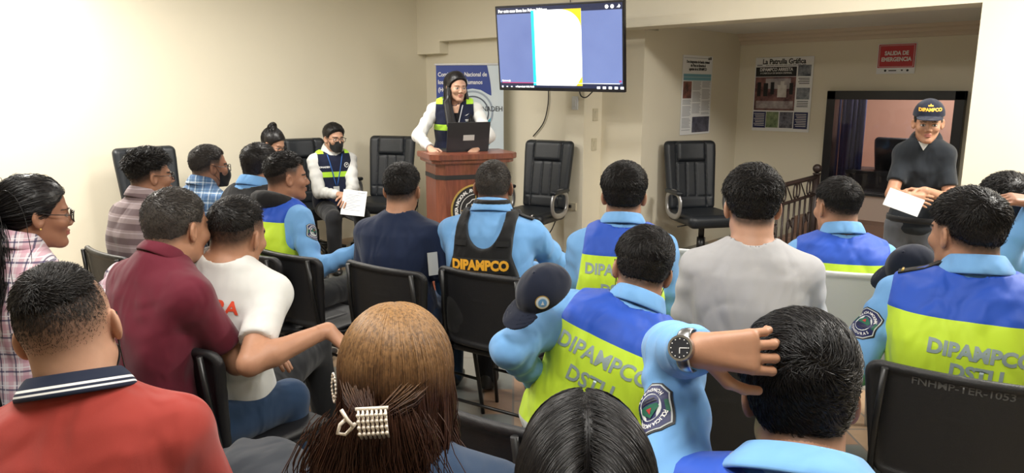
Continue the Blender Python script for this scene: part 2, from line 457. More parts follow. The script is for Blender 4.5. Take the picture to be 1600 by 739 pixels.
    for sd, sg in (('L', -1), ('R', 1)):
        f = o.W[sd] - o.E[sd]; f = f / np.linalg.norm(f); hv = (hands or {}).get(sd, {})
        ff = np.array(hv['f']) if 'f' in hv else f
        if 'fl' in hv: ff = rgt * hv['fl'][0] + fwd * hv['fl'][1] + UPZ * hv['fl'][2]
        nn = hv.get('n', None); nn = (rgt * nn[0] + fwd * nn[1] + UPZ * nn[2]) if nn is not None else UPZ * .9 + rgt * sg * .4 + fwd * .1
        hp[sd] = hand_prims(o.W[sd] + ff / np.linalg.norm(ff) * .01, ff, nn, 1 if (sg < 0) else -1, hv.get('curl', curl), s=s * (.92 if fem else 1.0) * hv.get('s', 1.0), mul=hv.get('mul', (.55, .75, .5)))
        o.__dict__['hf' + sd] = ff / np.linalg.norm(ff)
    H32 = H.astype(np.float32); RH32 = RH.astype(np.float32); sc = s * hs
    hf = lambda p: head_sdf((p - H32) @ RH32 / sc, fem) * sc
    def fill(F):
        F.add(lambda p: torso(p, -.010), np.minimum(P0, N) - .26, np.maximum(P0, N) + .26, .02)
        F.add(hf, H - .17 * s, H + .17 * s, .015)
        F.cone(H + RH @ np.array([0, -.035, -.06]) * sc, N - Z * .03, (.050 if fem else .058) * s, (.056 if fem else .066) * s, .03)
        for sd in 'LR':
            F.cone(N - Z * .03 * s, SH[sd] + Z * .005, .045 * s, .045 * s, .04)
            F.cone(SH[sd], o.E[sd], .049 * s * (.85 if fem else bulk ** .5), .037 * s, .03)
            F.cone(o.E[sd], o.E[sd] + (o.W[sd] - o.E[sd]) * .3, .037 * s, .040 * s * (.88 if fem else 1), .015)
            F.cone(o.E[sd] + (o.W[sd] - o.E[sd]) * .3, o.W[sd], .040 * s * (.88 if fem else 1), .024 * s, .015)
            for a, b, ra, rb, k in hp[sd]: F.cone(a, b, ra, rb, k)
            F.cone(HP[sd], o.K[sd], .075 * s, .05 * s, .04); F.cone(o.K[sd], o.A[sd], .05 * s, .034 * s, .02)
            F.cone(o.A[sd] - UPZ * .03, o.A[sd] + fwd * .12 - UPZ * .05, .03, .025, .02)
    allp = [P0, N, H] + list(SH.values()) + list(o.E.values()) + list(o.W.values()) + list(o.K.values()) + list(o.A.values())
    lo, hi = np.min(allp, 0) - .2, np.max(allp, 0) + .2; lo[2] = max(lo[2], -.02)
    boxes = [(H - .165 * s, H + .165 * s)]
    for sd in 'LR':
        c = np.array([[a, b] for a, b, *_ in hp[sd]]).reshape(-1, 3); boxes.append((np.minimum(c.min(0), o.W[sd]) - .035, np.maximum(c.max(0), o.W[sd]) + .035))
    Vs, Qs, off = [], [], 0; cv = .012
    F = Field(lo, hi, cv); fill(F)
    def skip(sh):
        m = np.zeros(sh, dtype=bool)
        for a, b in boxes:
            q = [slice(max(0, int(math.ceil((a[i] - F.lo[i]) / cv)) + 1), max(0, int((b[i] - F.lo[i]) / cv) - 1)) for i in range(3)]; m[tuple(q)] = True
        return m
    V, Q = F.mesh(skip); Vs.append(V); Qs.append(Q); off = len(V)
    for i, (a, b) in enumerate(boxes):
        G = Field(a, b, vox * (.6 if i == 0 else .8) if vox < .0045 else vox * .9); fill(G); V, Q = G.mesh()
        Vs.append(V); Qs.append(Q + off); off += len(V)
    V = np.concatenate(Vs); Q = np.concatenate(Qs)
    # skin colours
    hl = (V - H) @ RH / sc; col = np.ones((len(V), 4)); sk = np.array(skin); hcol = np.array(hcolor)
    col[:, :3] = sk
    near = (np.abs(hl) < .2).all(1); g = hairline(hl, (hair or {}).get('hl', 0)); fade = (hair or {}).get('fade', .02)
    den = ss((g + .002) / max(fade, .008)) * (hair or {}).get('dens', .9); earm = (np.abs(hl[:, 0]) > .0775) & (np.abs(hl[:, 2]) < .042)
    inh = near & ~earm & (hl[:, 2] > -.075) & (np.abs(skull(hl, fem)) < .012); den = np.where(inh, den, 0) * (1 + .12 * wob(hl, 230)).clip(0, 1.0)
    col[:, :3] = col[:, :3] * (1 - den[:, None]) + hcol * den[:, None]
    ax = np.abs(hl[:, 0])
    lips = near & (hl[:, 1] > .08) & (((hl[:, 2] + .0588) / .0125) ** 2 + (ax / .0205) ** 2 < 1)
    col[lips, :3] = np.array((.40, .15, .12) if fem else (.36, .17, .12)) * (.6 + sk[0])
    bz = .0225 - .12 * np.abs(ax - .03) ** 1.0
    brow = near & (hl[:, 1] > .055) & (ax > .013) & (ax < .05) & (np.abs(hl[:, 2] - bz) < (.0026 if fem else .004))
    col[brow, :3] = hcol * 1.3
    eye = near & (hl[:, 1] > .0745) & (((ax - .031) / .0125) ** 2 + ((hl[:, 2] - .001) / .0052) ** 2 < 1)
    lash = near & (hl[:, 1] > .07) & (((ax - .031) / .0155) ** 2 + ((hl[:, 2] - .0015) / .0082) ** 2 < 1)
    col[lash & ~eye, :3] = sk * .35 if fem else sk * .6
    col[eye, :3] = (.62, .6, .56)
    iris = eye & ((ax - .031) ** 2 + (hl[:, 2] - .001) ** 2 < .0052 ** 2); col[iris, :3] = (.03, .015, .01)
    body = np_mesh('body', V, Q, MT['skin'], root, {'col': ('FLOAT_COLOR', col)})
    o.body = body
    # hair
    toW = lambda q: H + (q * sc) @ RH.T
    o.toW = toW
    if hair:
        st = hair; kind = st.get('kind', 'short'); hm = st.get('mat', MT['hair'])
        tt, ts = st.get('tt', .014), st.get('ts', .004); fd = max(st.get('fade', .02), .012)
        def hfn(p):
            g = hairline(p, st.get('hl', 0)) - st.get('cut', 0) * ss((.075 - p[..., 1]) / .03); t = -.007 + (ts + .007) * ss(g / fd) + (tt - ts) * ss((p[..., 2] - st.get('z0', .03) + .03) / .11)
            t = np.where(g < -.004, -.02, t)
            if 'bump' in st: t = t + st['bump'](p)
            dd = skull(p, fem) - t - .0007 * wob(p, 90, 2) - .0006 * wob(p, 210, 1)
            dd = smax(dd, -ell(np.stack([np.abs(p[..., 0]), p[..., 1], p[..., 2]], -1), (.085, -.002, -.008), (.016, .020, .034)), .004) if kind == 'short' or st.get('ears') else dd
            if st.get('part') is not None:
                a_, w_ = st['part']; dd = smax(dd, -(np.maximum(np.abs(p[..., 0] - a_) - .0022, np.maximum(-p[..., 1] - .02, .03 - p[..., 2]))), .002)
            for e in st.get('mass', []):
                dm = ell(p, e[1], e[2]) if e[0] == 'e' else cone(p, e[1], e[2], e[3], e[4])
                dd = smin(dd, dm, .02)
            return dd
        hv = max(vox * .8, .003); b = .15
        allm = np.array([[-.11, -.14, -.1], [.11, .12, .15]]); 
        for e in st.get('mass', []):
            pts = [np.array(e[1]) - .12, np.array(e[1]) + .12] if e[0] == 'e' else [np.minimum(e[1], e[2]) - e[3] - .02, np.maximum(e[1], e[2]) + e[3] + .02]
            allm[0] = np.minimum(allm[0], pts[0]); allm[1] = np.maximum(allm[1], pts[1])
        F = Field(allm[0], allm[1], hv); F.v = hfn(F.pts(tuple(slice(0, n) for n in F.sh))).astype(np.float32)
        hV, hQ = F.mesh(); nv = len(hV)
        parts = [toW(hV)]; qs = [hQ]
        if hn and kind == 'short':
            sh = hV[(skull(hV, fem) > .0003)]
            S_ = strands(st, sh, hn, fem)
            v2, q2 = ribbons(S_, st.get('w', .0008)); parts.append(toW(v2)); qs.append(q2 + nv); nv += len(v2)
        if hn and kind == 'short' and st.get('cut', 0) > 0:
            gg = g - 0; cutv = st['cut']; m = inh & (gg > .002) & (gg < .15) & (hl[:, 2] < .08) & (hl[:, 1] < .07); cand = hl[m]; wgt = np.clip(gg[m] / (cutv + .035), .12, 1) ** 2.6
            if len(cand):
                ns = int(hn * .9 * st.get('stub', 1.0)); ii = nr.choice(len(cand), size=ns, p=wgt / wgt.sum()); P_ = cand[ii] + nr.normal(size=(ns, 3)) * .0016
                NN = (P_ - HC) / HR ** 2; NN /= np.linalg.norm(NN, axis=1, keepdims=True); dn = np.array([0, -.25, -1.0]) + nr.normal(size=(ns, 3)) * .35; dn = dn - NN * (dn * NN).sum(1, keepdims=True); ll = (.0012 + .005 * wgt[ii])[:, None]
                P_ = P_ - NN * (skull(P_, fem)[:, None] - .0004); S2 = np.stack([P_, P_ + (dn * .5 + NN * .35) * ll, P_ + (dn + NN * .25) * ll], 1); v2, q2 = ribbons(S2, st.get('w', .0008) * .55); parts.append(toW(v2)); qs.append(q2 + nv); nv += len(v2)
        for fn in st.get('sets', []):
            S_, w_ = fn(o, sh=hV, sc=sc); v2, q2 = ribbons(S_, w_); parts.append(toW(v2)); qs.append(q2 + nv); nv += len(v2)
        AV = np.concatenate(parts); zl = (AV - H) @ RH / sc
        ho = np_mesh('hair', AV, np.concatenate(qs), hm, root, {'tl': ('FLOAT_VECTOR', zl)}); o.hair = ho
    # clothes
    tattr = lambda V: {'tl': ('FLOAT_VECTOR', np.stack([((V - P0) @ T)[:, 0], ((V - P0) @ T)[:, 1], ((V - P0) @ T)[:, 2] - L], 1))}
    cvx = max(.008, vox * 1.5)
    def garment(nm, fn, m, a, b, vx=None, parent=root, bounds=None):
        F = Field(a, b, vx or cvx); fn(F); V, Q = F.mesh(); V = relax(V, Q, 2); return np_mesh(nm, V, Q, m, parent, tattr(V))
    o.garment = garment; o.tattr = tattr
    fz = lambda p, a: a * (wob(p, 24, 3.1) * .5 + 2.2 * (1 - np.abs(np.sin(17 * (p @ (.8 * X - .2 * Y + .55 * Z)) + 2.5 * wob(p, 6, 1)))) ** 3 * ss(wob(p, 7, 5) + .5) + 1.6 * (1 - np.abs(np.sin(15 * (p @ (-.7 * X + .3 * Y + .7 * Z)) + 2.5 * wob(p, 7, 2)))) ** 3 * ss(wob(p, 8, 9) + .3) - .7)
    if top:
        slv = top.get('sleeve', 'long'); off = top.get('off', .006)
        def fs(F):
            F.add(lambda p: torso(p, off, -.08 if not top.get('hem') else top['hem'], top.get('bl', 1)) + fz(p, .0035), np.minimum(P0, N) - .3, np.maximum(P0, N) + .3, .02)
            for sd in 'LR':
                F.cone(N - Z * .03 * s, SH[sd] + Z * .006, .050 * s + off, .052 * s + off, .06)
                Es, Ws = o.E[sd], o.W[sd]; ra = (.056 if not fem else .047) * s * bulk ** .5 + off; g_ = slv if isinstance(slv, str) else slv[sd]
                if g_ == 'short': F.cone(SH[sd], Es, ra, .056 * s, .03, clip=.2 * s)
                elif g_ == 'long':
                    a_, b_ = np.array(SH[sd]), np.array(Es)
                    for A_, B_, r1, r2, cl in ((a_, b_, ra, .053 * s, None), (b_, np.array(Ws), .053 * s, .036 * s, np.linalg.norm(Ws - Es) - .006)):
                        A32, B32 = A_.astype(np.float32), B_.astype(np.float32)
                        def fn(p, A32=A32, B32=B32, r1=r1, r2=r2, cl=cl):
                            dd = cone(p, A32, B32, r1, r2) + .0045 * np.sin(70 * ((p - A32) @ ((B32 - A32) / np.linalg.norm(B32 - A32))) + 2.5 * wob(p, 14, 2))
                            if cl: n_ = (B32 - A32) / np.linalg.norm(B32 - A32); dd = smax(dd, (p - (A32 + n_ * cl)) @ n_, .006)
                            return dd
                        F.add(fn, np.minimum(A_, B_) - r1, np.maximum(A_, B_) + r1, .02)
            if top.get('neck', True):
                cN = (N + Z * (.012 + top.get('nz', 0))).astype(np.float32)
                F.add(lambda p: smax(cone(p, cN, (H + RH @ np.array([0, -.04, -.09]) * sc).astype(np.float32), top.get('nr', .062) * s, top.get('nr', .062) * s), -1.0 * np.ones(p.shape[:-1], dtype=np.float32), .001), cN - .1, cN + .25, .012, op='s')
        o.shirt = garment('shirt' if not top.get('name') else top['name'], fs, top['m'], np.minimum(lo, lo), hi)
    if top and top.get('collar') is not None:
        collar(o, top['collar'], s, sc, **top.get('ck', {}))
    if vest:
        vo = vest.get('off', .022)
        N32 = N.astype(np.float32)
        def fv(F):
            def fn(p):
                dd = torso(p, vo, vest.get('hem', -.06), vest.get('bl', 1)) + fz(p, .003)
                sh = np.minimum(cone(p, (N - Z * .02 * s).astype(np.float32), (SH['L'] + Z * .008).astype(np.float32), .05 * s + vo, .05 * s + vo), cone(p, (N - Z * .02 * s).astype(np.float32), (SH['R'] + Z * .008).astype(np.float32), .05 * s + vo, .05 * s + vo))
                dd = smin(dd, sh, .04)
                q = toT(p); u = (q[..., 2] - L) / s; hw = np.interp(u, [-.5, -.32, -.2, -.08, .05], vest.get('hw', [.22, .2, .165, .15, .145])) * s * bulk
                dd = smax(dd, np.abs(q[..., 0]) - hw, .01)
                nr_ = vest.get('neck', .072) * s
                dd = smax(dd, -(np.sqrt(q[..., 0] ** 2 + (q[..., 1] - .01) ** 2) - nr_ - np.maximum(0, u + .05) * .3), .008)
                if 'cut' in vest: dd = vest['cut'](dd, q, u, s)
                return dd
            F.add(fn, np.minimum(P0, N) - .3, np.maximum(P0, N) + .3, .0)
        o.vest = garment('vest', fv, vest['m'], np.minimum(P0, N) - .32, np.maximum(P0, N) + .32)
    if legs is not False:
        lm = legs or MT['trousers_black']
        def fl(F):
            F.add(lambda p: torso(p, .004, -.14) if not stand else smax(torso(p, .004, -.16), (toT(p)[..., 2] - .16 * L), .01), np.minimum(P0, N) - .3, P0 + .3, .02) if stand else F.add(lambda p: smax(torso(p, .002, -.14), (toT(p)[..., 2] - .12 * L), .01), P0 - .3, P0 + .3, .02)
            for sd in 'LR':
                F.cone(HP[sd], o.K[sd], .094 * s, .068 * s, .03); F.cone(o.K[sd], o.A[sd] - UPZ * .02, .068 * s, .055 * s, .02)
        o.pants = garment('trousers', fl, lm, lo, hi, .012)
    if legs is not False:
        for sd in 'LR':
            A = o.A[sd]
            def fsh(p, A=A):
                q = p - (A - UPZ * .03).astype(np.float32); f32 = fwd.astype(np.float32); r32 = rgt.astype(np.float32); y = q @ f32; x = q @ r32; z = q[..., 2]
                l_ = np.stack([x, y, z], -1); dd = smin(ell(l_, (0, .045, -.022), (.045, .125, .032)), ell(l_, (0, -.02, .01), (.04, .05, .055)), .03)
                return smax(dd, -(z + .058), .004)
            F = Field(A - .19, A + .19, .008); F.v = fsh(F.pts(tuple(slice(0, n) for n in F.sh))).astype(np.float32); V, Q = F.mesh()
            np_mesh('shoe', V, Q, MT['shoe'], root)
    return o
def collar(o, m, s, sc, gap=.45, r0=.066, r1=.064, hgt=.045, flare=.022, drop=.03, back=0.0, open_=.0):
    """folded shirt collar round the neck, open at the throat"""
    n = 40; prof = [(r0, -.012), (r1 - .002, hgt * .6), (r1, hgt), (r1 + .005, hgt + .003), (r1 + .011, hgt * .8), (r0 + flare, .002), (r0 + flare + .001, -.008), (r0 + flare - .004, -.006)]
    U = (o.Z + .6 * (o.toW(np.array([0, -.04, -.09])) - o.N) / np.linalg.norm(o.toW(np.array([0, -.04, -.09])) - o.N)); U /= np.linalg.norm(U)
    X = o.X - U * (o.X @ U); X /= np.linalg.norm(X); Y = np.cross(U, X); V = []; tl = []; tw = []
    for i in range(n + 1):
        a = PI / 2 + gap + (2 * PI - 2 * gap) * i / n; fr = max(0, math.sin(a))
        for j, (r, z) in enumerate(prof):
            r2 = r * s; zz = (z - drop * fr ** 1.5 - (open_ * fr if j > 4 else 0)) * s
            V.append(o.N + U * (zz + .012 * s) + X * math.cos(a) * r2 * 1.02 + Y * (math.sin(a) * r2 * .98 - back)); tl.append((a, j / 7, 0)); pr_ = V[-1] - o.P0; tw.append((pr_ @ o.X, pr_ @ o.Y, pr_ @ o.Z - o.L))
    k = len(prof); Q = [(i * k + j, (i + 1) * k + j, (i + 1) * k + j + 1, i * k + j + 1) for i in range(n) for j in range(k - 1)]
    ob = np_mesh('collar', np.array(V), np.array(Q), m, o.root, {'cz': ('FLOAT_VECTOR', np.array(tl)), 'tl': ('FLOAT_VECTOR', np.array(tw))})
    md = ob.modifiers.new('s', 'SOLIDIFY'); md.thickness = .0025
    md = ob.modifiers.new('b', 'SUBSURF'); md.levels = md.render_levels = 1
    return ob
def bvh_of(ob):
    me = ob.data; n = len(me.vertices); co = np.empty(n * 3, dtype=np.float32); me.vertices.foreach_get('co', co)
    return BVHTree.FromPolygons([tuple(v) for v in co.reshape(-1, 3)], [tuple(p.vertices) for p in me.polygons])
def wrap_flat(o, target, me, mapf, direction, off=.002, nm='lettering', m=None, parent=None, cell=.012):
    """lay a flat mesh (x right, y up) onto a garment: mapf(x, y) -> ray origin"""
    bm = bmesh.new(); bm.from_mesh(me)
    for _ in range(5):
        es = [e for e in bm.edges if e.calc_length() > cell]
        if not es: break
        bmesh.ops.subdivide_edges(bm, edges=es, cuts=1)
        bmesh.ops.triangulate(bm, faces=bm.faces[:])
    T = bvh_of(target) if not isinstance(target, BVHTree) else target; D = Vector(direction).normalized(); bad = []
    for v in bm.verts:
        og = Vector(mapf(v.co.x, v.co.y)); h = T.ray_cast(og, D)
        if h[0] is None: bad.append(v)
        else: v.co = h[0] - D * (off + v.co.z)
    bmesh.ops.delete(bm, geom=bad, context='VERTS')
    me2 = bpy.data.meshes.new(nm); bm.to_mesh(me2); bm.free(); me2.materials.clear(); me2.materials.append(m)
    return link(bpy.data.objects.new(nm, me2), parent)
def back_text(o, target, s_, size, x0, u0, m, bold=.0, parent=None, align='CENTER', rot=0.0, sx=1.0, nm='lettering', front=False, off=.002):
    """lettering on the back (or chest) of a garment; u0 = height below the neck"""
    me = text_data(s_, size, bold, 0.0, align, sx)
    me.transform(Matrix.Rotation(rot, 4, 'Z'))
    sg = -1 if front else 1
    mapf = lambda x, y: o.N + o.X * (x0 + x * sg) + o.Z * (u0 + y) - o.Y * .5 * sg
    return wrap_flat(o, target, me, mapf, o.Y * sg, off, nm, m, parent)
def poly_mesh(polys):
    bm = bmesh.new()
    for p in polys: bm.faces.new([bm.verts.new((x, y, 0)) for x, y in p])
    me = bpy.data.meshes.new('p'); bm.to_mesh(me); bm.free(); return me
def disc(r, n=24, cx=0, cy=0, r0=0.0, ry=None):
    ry = ry or r
    if r0 <= 0: return [[(cx + r * math.cos(2 * PI * i / n), cy + ry * math.sin(2 * PI * i / n)) for i in range(n)]]
    out = []
    for i in range(n):
        a, b = 2 * PI * i / n, 2 * PI * (i + 1) / n
        out.append([(cx + r0 * math.cos(a), cy + r0 * math.sin(a)), (cx + r * math.cos(a), cy + ry * math.sin(a)), (cx + r * math.cos(b), cy + ry * math.sin(b)), (cx + r0 * math.cos(b), cy + r0 * math.sin(b))])
    return out
def glasses(o, m, col=None):
    bm = bmesh.new(); W = lambda x, y, z: Vector(o.toW(np.array([x, y, z])))
    for sg in (-1, 1):
        ring = []
        for i in range(20):
            a = 2 * PI * i / 20; c, s_ = math.cos(a), math.sin(a)
            x = .032 + .025 * math.copysign(abs(c) ** .6, c); z = -.002 + .018 * math.copysign(abs(s_) ** .6, s_)
            ring.append(W(sg * x, .103 - .25 * (x - .03) ** 2 * 30, z))
        tube(bm, ring, .0024, 6, closed=True)
        tube(bm, [W(sg * .057, .097, .006), W(sg * .074, .085, .006), W(sg * .0805, .03, .010), W(sg * .082, -.004, .016), W(sg * .081, -.022, -.006)], .0018, 6)
    tube(bm, [W(-.008, .103, .004), W(0, .106, .007), W(.008, .103, .004)], .0017, 6)
    g = bm_obj('glasses', bm, m, o.root)
    return g
def mask(o, m, fem=False, sc=1.0, z1=-.012, low=0.0):
    def fn(p):
        q = np.stack([np.abs(p[..., 0]), p[..., 1], p[..., 2]], -1)
        d = smin(skull(p, fem), cone(q, (.048, .0, -.058), (.012, .07, -.094), .018, .02), .03)
        d = smin(d, ell(p, (0, .088, -.045 - low), (.03, .022, .03)), .03) - .004
        d = smax(d, -(d + .006), .002)
        zt = z1 - low - .010 * ss((q[..., 0] - .015) / .04); zb = -.112 - low + .03 * ss((q[..., 0] - .02) / .05)
        d = smax(d, p[..., 2] - zt, .003); d = smax(d, zb - p[..., 2], .003)
        return smax(d, -(p[..., 1] - .032), .003)
    tr = Matrix.Translation(o.H) @ (Matrix(o.RH.tolist()).to_4x4() @ Matrix.Scale(o.s, 4))
    ob = sdf_obj('face_mask', fn, (-.09, .0, -.14), (.09, .13, .02), .003, m, o.root, 1, tr)
    W = lambda x, y, z: Vector(o.toW(np.array([x, y, z]))); bm = bmesh.new()
    for sg in (-1, 1):
        tube(bm, [W(sg * .064, .035, -.03 - low), W(sg * .083, .004, .018), W(sg * .088, -.014, .022), W(sg * .086, -.020, -.01), W(sg * .074, .0, -.032), W(sg * .064, .03, -.07 - low)], .0013, 5)
    bm_obj('ear_loop', bm, m, ob)
    return ob
# hair sets -----------------------------------------------------------------
def fall(n, L, K, root_fn, dir0, wave=.006, wl=.09, coll=(), w=.0009, drift=None, g=.5, gvec=None, spreadz=1.0, keep=.7, lrange=(.75, 1.05), clf=26, tang=True):
    """long hair: fibres leave the scalp and hang, kept outside the colliders (head-local ellipsoids)"""
    def f(o, sh=None, sc=1.0):
        P = root_fn(n); p = P.copy(); d = dir0(P); nn0 = (P - HC) / HR ** 2; nn0 /= np.linalg.norm(nn0, axis=1, keepdims=True)
        if tang: d = d - nn0 * np.maximum(0, (d * nn0).sum(1, keepdims=True)); d = d / (np.linalg.norm(d, axis=1, keepdims=True) + 1e-6)
        out = [p.copy()]
        gv = (o.RH.T @ np.array([0, 0, -1.0])) if gvec is None else np.array(gvec)
        ln = L * nr.uniform(lrange[0], lrange[1], n); ph = wob(P, clf, 3) * 3 + nr.normal(size=n) * .35; cl = np.stack([wob(P, clf, s_) for s_ in (2., 6., 8.)], -1) * .16
        cols = [(HC, HR + .006)] + [(np.array(c), np.array(r)) for c, r in coll]
        for i in range(K - 1):
            st = ln / (K - 1)
            d = d * keep + gv * g + cl * .30 + nr.normal(size=(n, 3)) * .010
            if drift is not None: d = d + drift(p, i / K)
            d /= np.linalg.norm(d, axis=1, keepdims=True)
            p = p + d * st[:, None]
            for c, r in cols:
                q = (p - c) / r; k = np.linalg.norm(q, axis=1); m = k < 1
                if m.any():
                    p[m] = c + (q[m] / k[m][:, None]) * r * (1 + .02 * nr.uniform(0, 1, (m.sum(), 1)))
                    nn = (p[m] - c) / r ** 2; nn /= np.linalg.norm(nn, axis=1, keepdims=True)
                    d[m] -= nn * np.minimum(0, (d[m] * nn).sum(1, keepdims=True))
            t = i / (K - 1) * ln
            side = np.cross(d, np.array([.2, 1, .1])); side /= np.linalg.norm(side, axis=1, keepdims=True) + 1e-9
            out.append(p + side * (wave * min(1, i / 6) * np.sin(t / wl * 6.28 + ph))[:, None])
        return np.stack(out, 1), w * np.ones(n)
    return f
def curtain(n, L, th0, th1, grow=.02, wave=.010, wl=.11, w=.0009, part=False, y0r=(-.06, .05), inward=.0, back=.0, phi1=1.7, K1=9, K2=15, lay=.8, u1=.75, flick=0.0, lr=(.7, 1.0)):
    """long hair laid over the crown and hanging as a sheet; th measured from +x through -y (the back)"""
    def f(o, sh=None, sc=1.0):
        gv = o.RH.T @ np.array([0, 0, -1.0]); R_ = HR + grow; th = nr.uniform(th0, th1, n); la = nr.uniform(lay, 1.0, n); ph0 = nr.uniform(.02, u1, n); out = []
        y0 = nr.uniform(y0r[0], y0r[1], n); sx = np.where(nr.uniform(size=n) < .5, -1.0, 1.0); jit = nr.normal(size=n) * .004
        for i in range(K1):
            ph = ph0 + (phi1 - ph0) * i / (K1 - 1)
            if part:
                k = np.sqrt(np.clip(1 - (y0 / R_[1]) ** 2, .1, 1)); yy = y0 - .045 * np.sin(ph) * (y0 < .03); P = HC + np.stack([sx * R_[0] * k * np.sin(ph) * la, yy, R_[2] * k * np.cos(ph) * (.5 + .5 * la)], 1)
            else: P = HC + np.stack([R_[0] * np.sin(ph) * np.cos(th), -R_[1] * np.sin(ph) * np.sin(th), R_[2] * np.cos(ph)], 1) * la[:, None] ** (i / (K1 - 1) + .3)[:, None] if not np.isscalar(i) and False else HC + np.stack([R_[0] * np.sin(ph) * np.cos(th), -R_[1] * np.sin(ph) * np.sin(th), R_[2] * np.cos(ph)], 1) * (la ** (.25 + .75 * i / (K1 - 1)))[:, None]
            out.append(P)
        e = out[-1]; rad = e - HC; rad[:, 2] = 0; rn = rad / (np.linalg.norm(rad, axis=1, keepdims=True) + 1e-6); tg = np.cross(rn, np.array([0, 0, 1.0])); ln = L * nr.uniform(lr[0], lr[1], n)
        az = np.arctan2(e[:, 1], e[:, 0]); pz = 2.2 * np.sin(az * 5 + 1) + 1.4 * np.sin(az * 11 + la * 6) + nr.normal(size=n) * .25
        for i in range(1, K2 + 1):
            t = i / K2; s_ = ln * t; A = wave * min(1.0, t * 1.6)
            P = e + gv * s_[:, None] + rn * (A * .8 * np.sin(6.28 * s_ / wl + pz) + flick * t * t + jit * t * 2)[:, None] + tg * (A * np.cos(6.28 * s_ / wl * .8 + pz * 1.3) + jit * t * 3)[:, None]
            P[:, 0] -= e[:, 0] * inward * ss(np.array(t * 2)); P[:, 1] += back * t
            out.append(P)
        return np.stack(out, 1), w * np.ones(n)
    return f
def scalp_roots(cond, jitter=.001, grow=.004):
    def f(n):
        out = []
        while sum(len(a) for a in out) < n:
            v = nr.normal(size=(n * 3, 3)); v /= np.linalg.norm(v, axis=1, keepdims=True); P = HC + v * (HR + grow)
            P = P[(hairline(P) > 0.0) & cond(P)]; out.append(P)
        return np.concatenate(out)[:n]
    return f
def gather(n, tie, K=9, w=.0009, grow=.006, cond=lambda P: P[:, 2] > -9):
    """fibres combed over the scalp to one tie point"""
    def f(o, sh=None, sc=1.0):
        P = scalp_roots(cond)(n); t = np.array(tie); a = (P - HC) / HR; b = (t - HC) / HR; out = []; nb = np.linalg.norm(b)
        j = nr.normal(size=(n, 3)) * .008
        for i in range(K):
            u = i / (K - 1); q = a * (1 - u) + b / nb * u; q /= np.linalg.norm(q, axis=1, keepdims=True)
            h = 1 + (.09 + .03 * wob(P, 40, 2))[:, None] * math.sin(u * PI) ** .7 + (nb - 1) * u ** 3
            out.append(HC + q * h * (HR + .0035) + j * u * .6)
        return np.stack(out, 1), w * np.ones(n)
    return f
# ------------------------------------------------------------------ materials
MT = {}
def skin_mat():
    k = NT('skin'); a = k.attr('col').outputs['Color']; v = k.obj()
    nz = k.noise(35, 4, v); k.col(k.mix(k.math('MULTIPLY', nz.outputs[0], .25), a, (.20, .07, .045, 1), 'MULTIPLY'))
    k.b.inputs['Roughness'].default_value = .5; k.b.inputs['Subsurface Weight'].default_value = .06
    k.b.inputs['Subsurface Radius'].default_value = (.012, .004, .002); k.b.inputs['Specular IOR Level'].default_value = .4
    k.bump(k.noise(260, 3, v).outputs[0], .12, .001); return k.m
def hair_mat(name, c, c2=None, rough=.36, zr=(-.1, .1)):
    k = NT(name); tl = k.attr('tl').outputs['Vector']; v = k.obj()
    base = c
    if c2:
        z = k.sep(tl)[2]; nz = k.noise(14, 3, tl); zz = k.math('ADD', z, k.math('MULTIPLY', k.math('SUBTRACT', nz.outputs[0], .5), .09))
        f = k.n('MapRange'); f.inputs[1].default_value = zr[0]; f.inputs[2].default_value = zr[1]; k.l(zz, f.inputs[0]); base = k.mix(f.outputs[0], c, c2); st_ = k.noise(1.0, 3, k.mapping(tl, (190, 190, 7))); base = k.mix(k.math('MULTIPLY', k.math('GREATER_THAN', st_.outputs[0], .55), .42), base, (.04, .014, .008, 1))
    n2 = k.noise(180, 2, v); k.col(k.mix(n2.outputs[0], base, (.0, .0, .0, 1)) if not c2 else k.mix(k.math('MULTIPLY', n2.outputs[0], .8), base, (.012, .006, .004, 1)))
    k.b.inputs['Roughness'].default_value = rough + .08; k.b.inputs['Specular IOR Level'].default_value = .35
    return k.m
MT['skin'] = skin_mat()
MT['hair'] = hair_mat('hair_black', (.018, .014, .013, 1))
MT['hair_gloss'] = hair_mat('hair_glossy_black', (.014, .012, .013, 1), rough=.28)
MT['hair_grey'] = hair_mat('hair_greying', (.085, .072, .064, 1))
MT['hair_brown'] = hair_mat('hair_brown', (.075, .027, .014, 1), (.46, .25, .095, 1), .36, (.0, .135))
MT['trousers_black'] = fabric('cloth_black_trousers', (.012, .013, .016, 1))
MT['jeans'] = fabric('cloth_blue_jeans', (.022, .05, .11, 1), rough=.9)
MT['grey_pants'] = fabric('cloth_grey_trousers', (.10, .105, .12, 1))
MT['shoe'] = mat('shoe_black', (.012, .011, .011), .45)
MT['white_shirt'] = fabric('cloth_white', (.72, .72, .70, 1))
MT['navy'] = fabric('cloth_navy', (.012, .022, .060, 1))
MT['cap_navy'] = fabric('cloth_cap_dark_navy', (.006, .010, .026, 1))
MT['blouse'] = fabric('cloth_blouse_navy', (.020, .045, .095, 1), sheen=.3)
MT['maroon'] = fabric('cloth_maroon', (.135, .012, .028, 1))
MT['red'] = fabric('cloth_brick_red', (.33, .040, .030, 1), wr=.8)
MT['sky'] = fabric('cloth_police_sky_blue', (.19, .43, .80, 1), wr=.8)
MT['grey_knit'] = fabric('cloth_grey_knit', (.50, .50, .52, 1), weave=420, wr=.5)
MT['black_polo'] = fabric('cloth_black_polo', (.014, .018, .024, 1))
MT['black_cloth'] = fabric('cloth_black', (.010, .010, .011, 1))
MT['strap'] = fabric('webbing_black', (.016, .016, .017, 1), wr=.2)
MT['black_top'] = fabric('cloth_black_top', (.008, .008, .010, 1))
MT['mask'] = fabric('cloth_mask_black', (.012, .012, .013, 1), wr=.3)
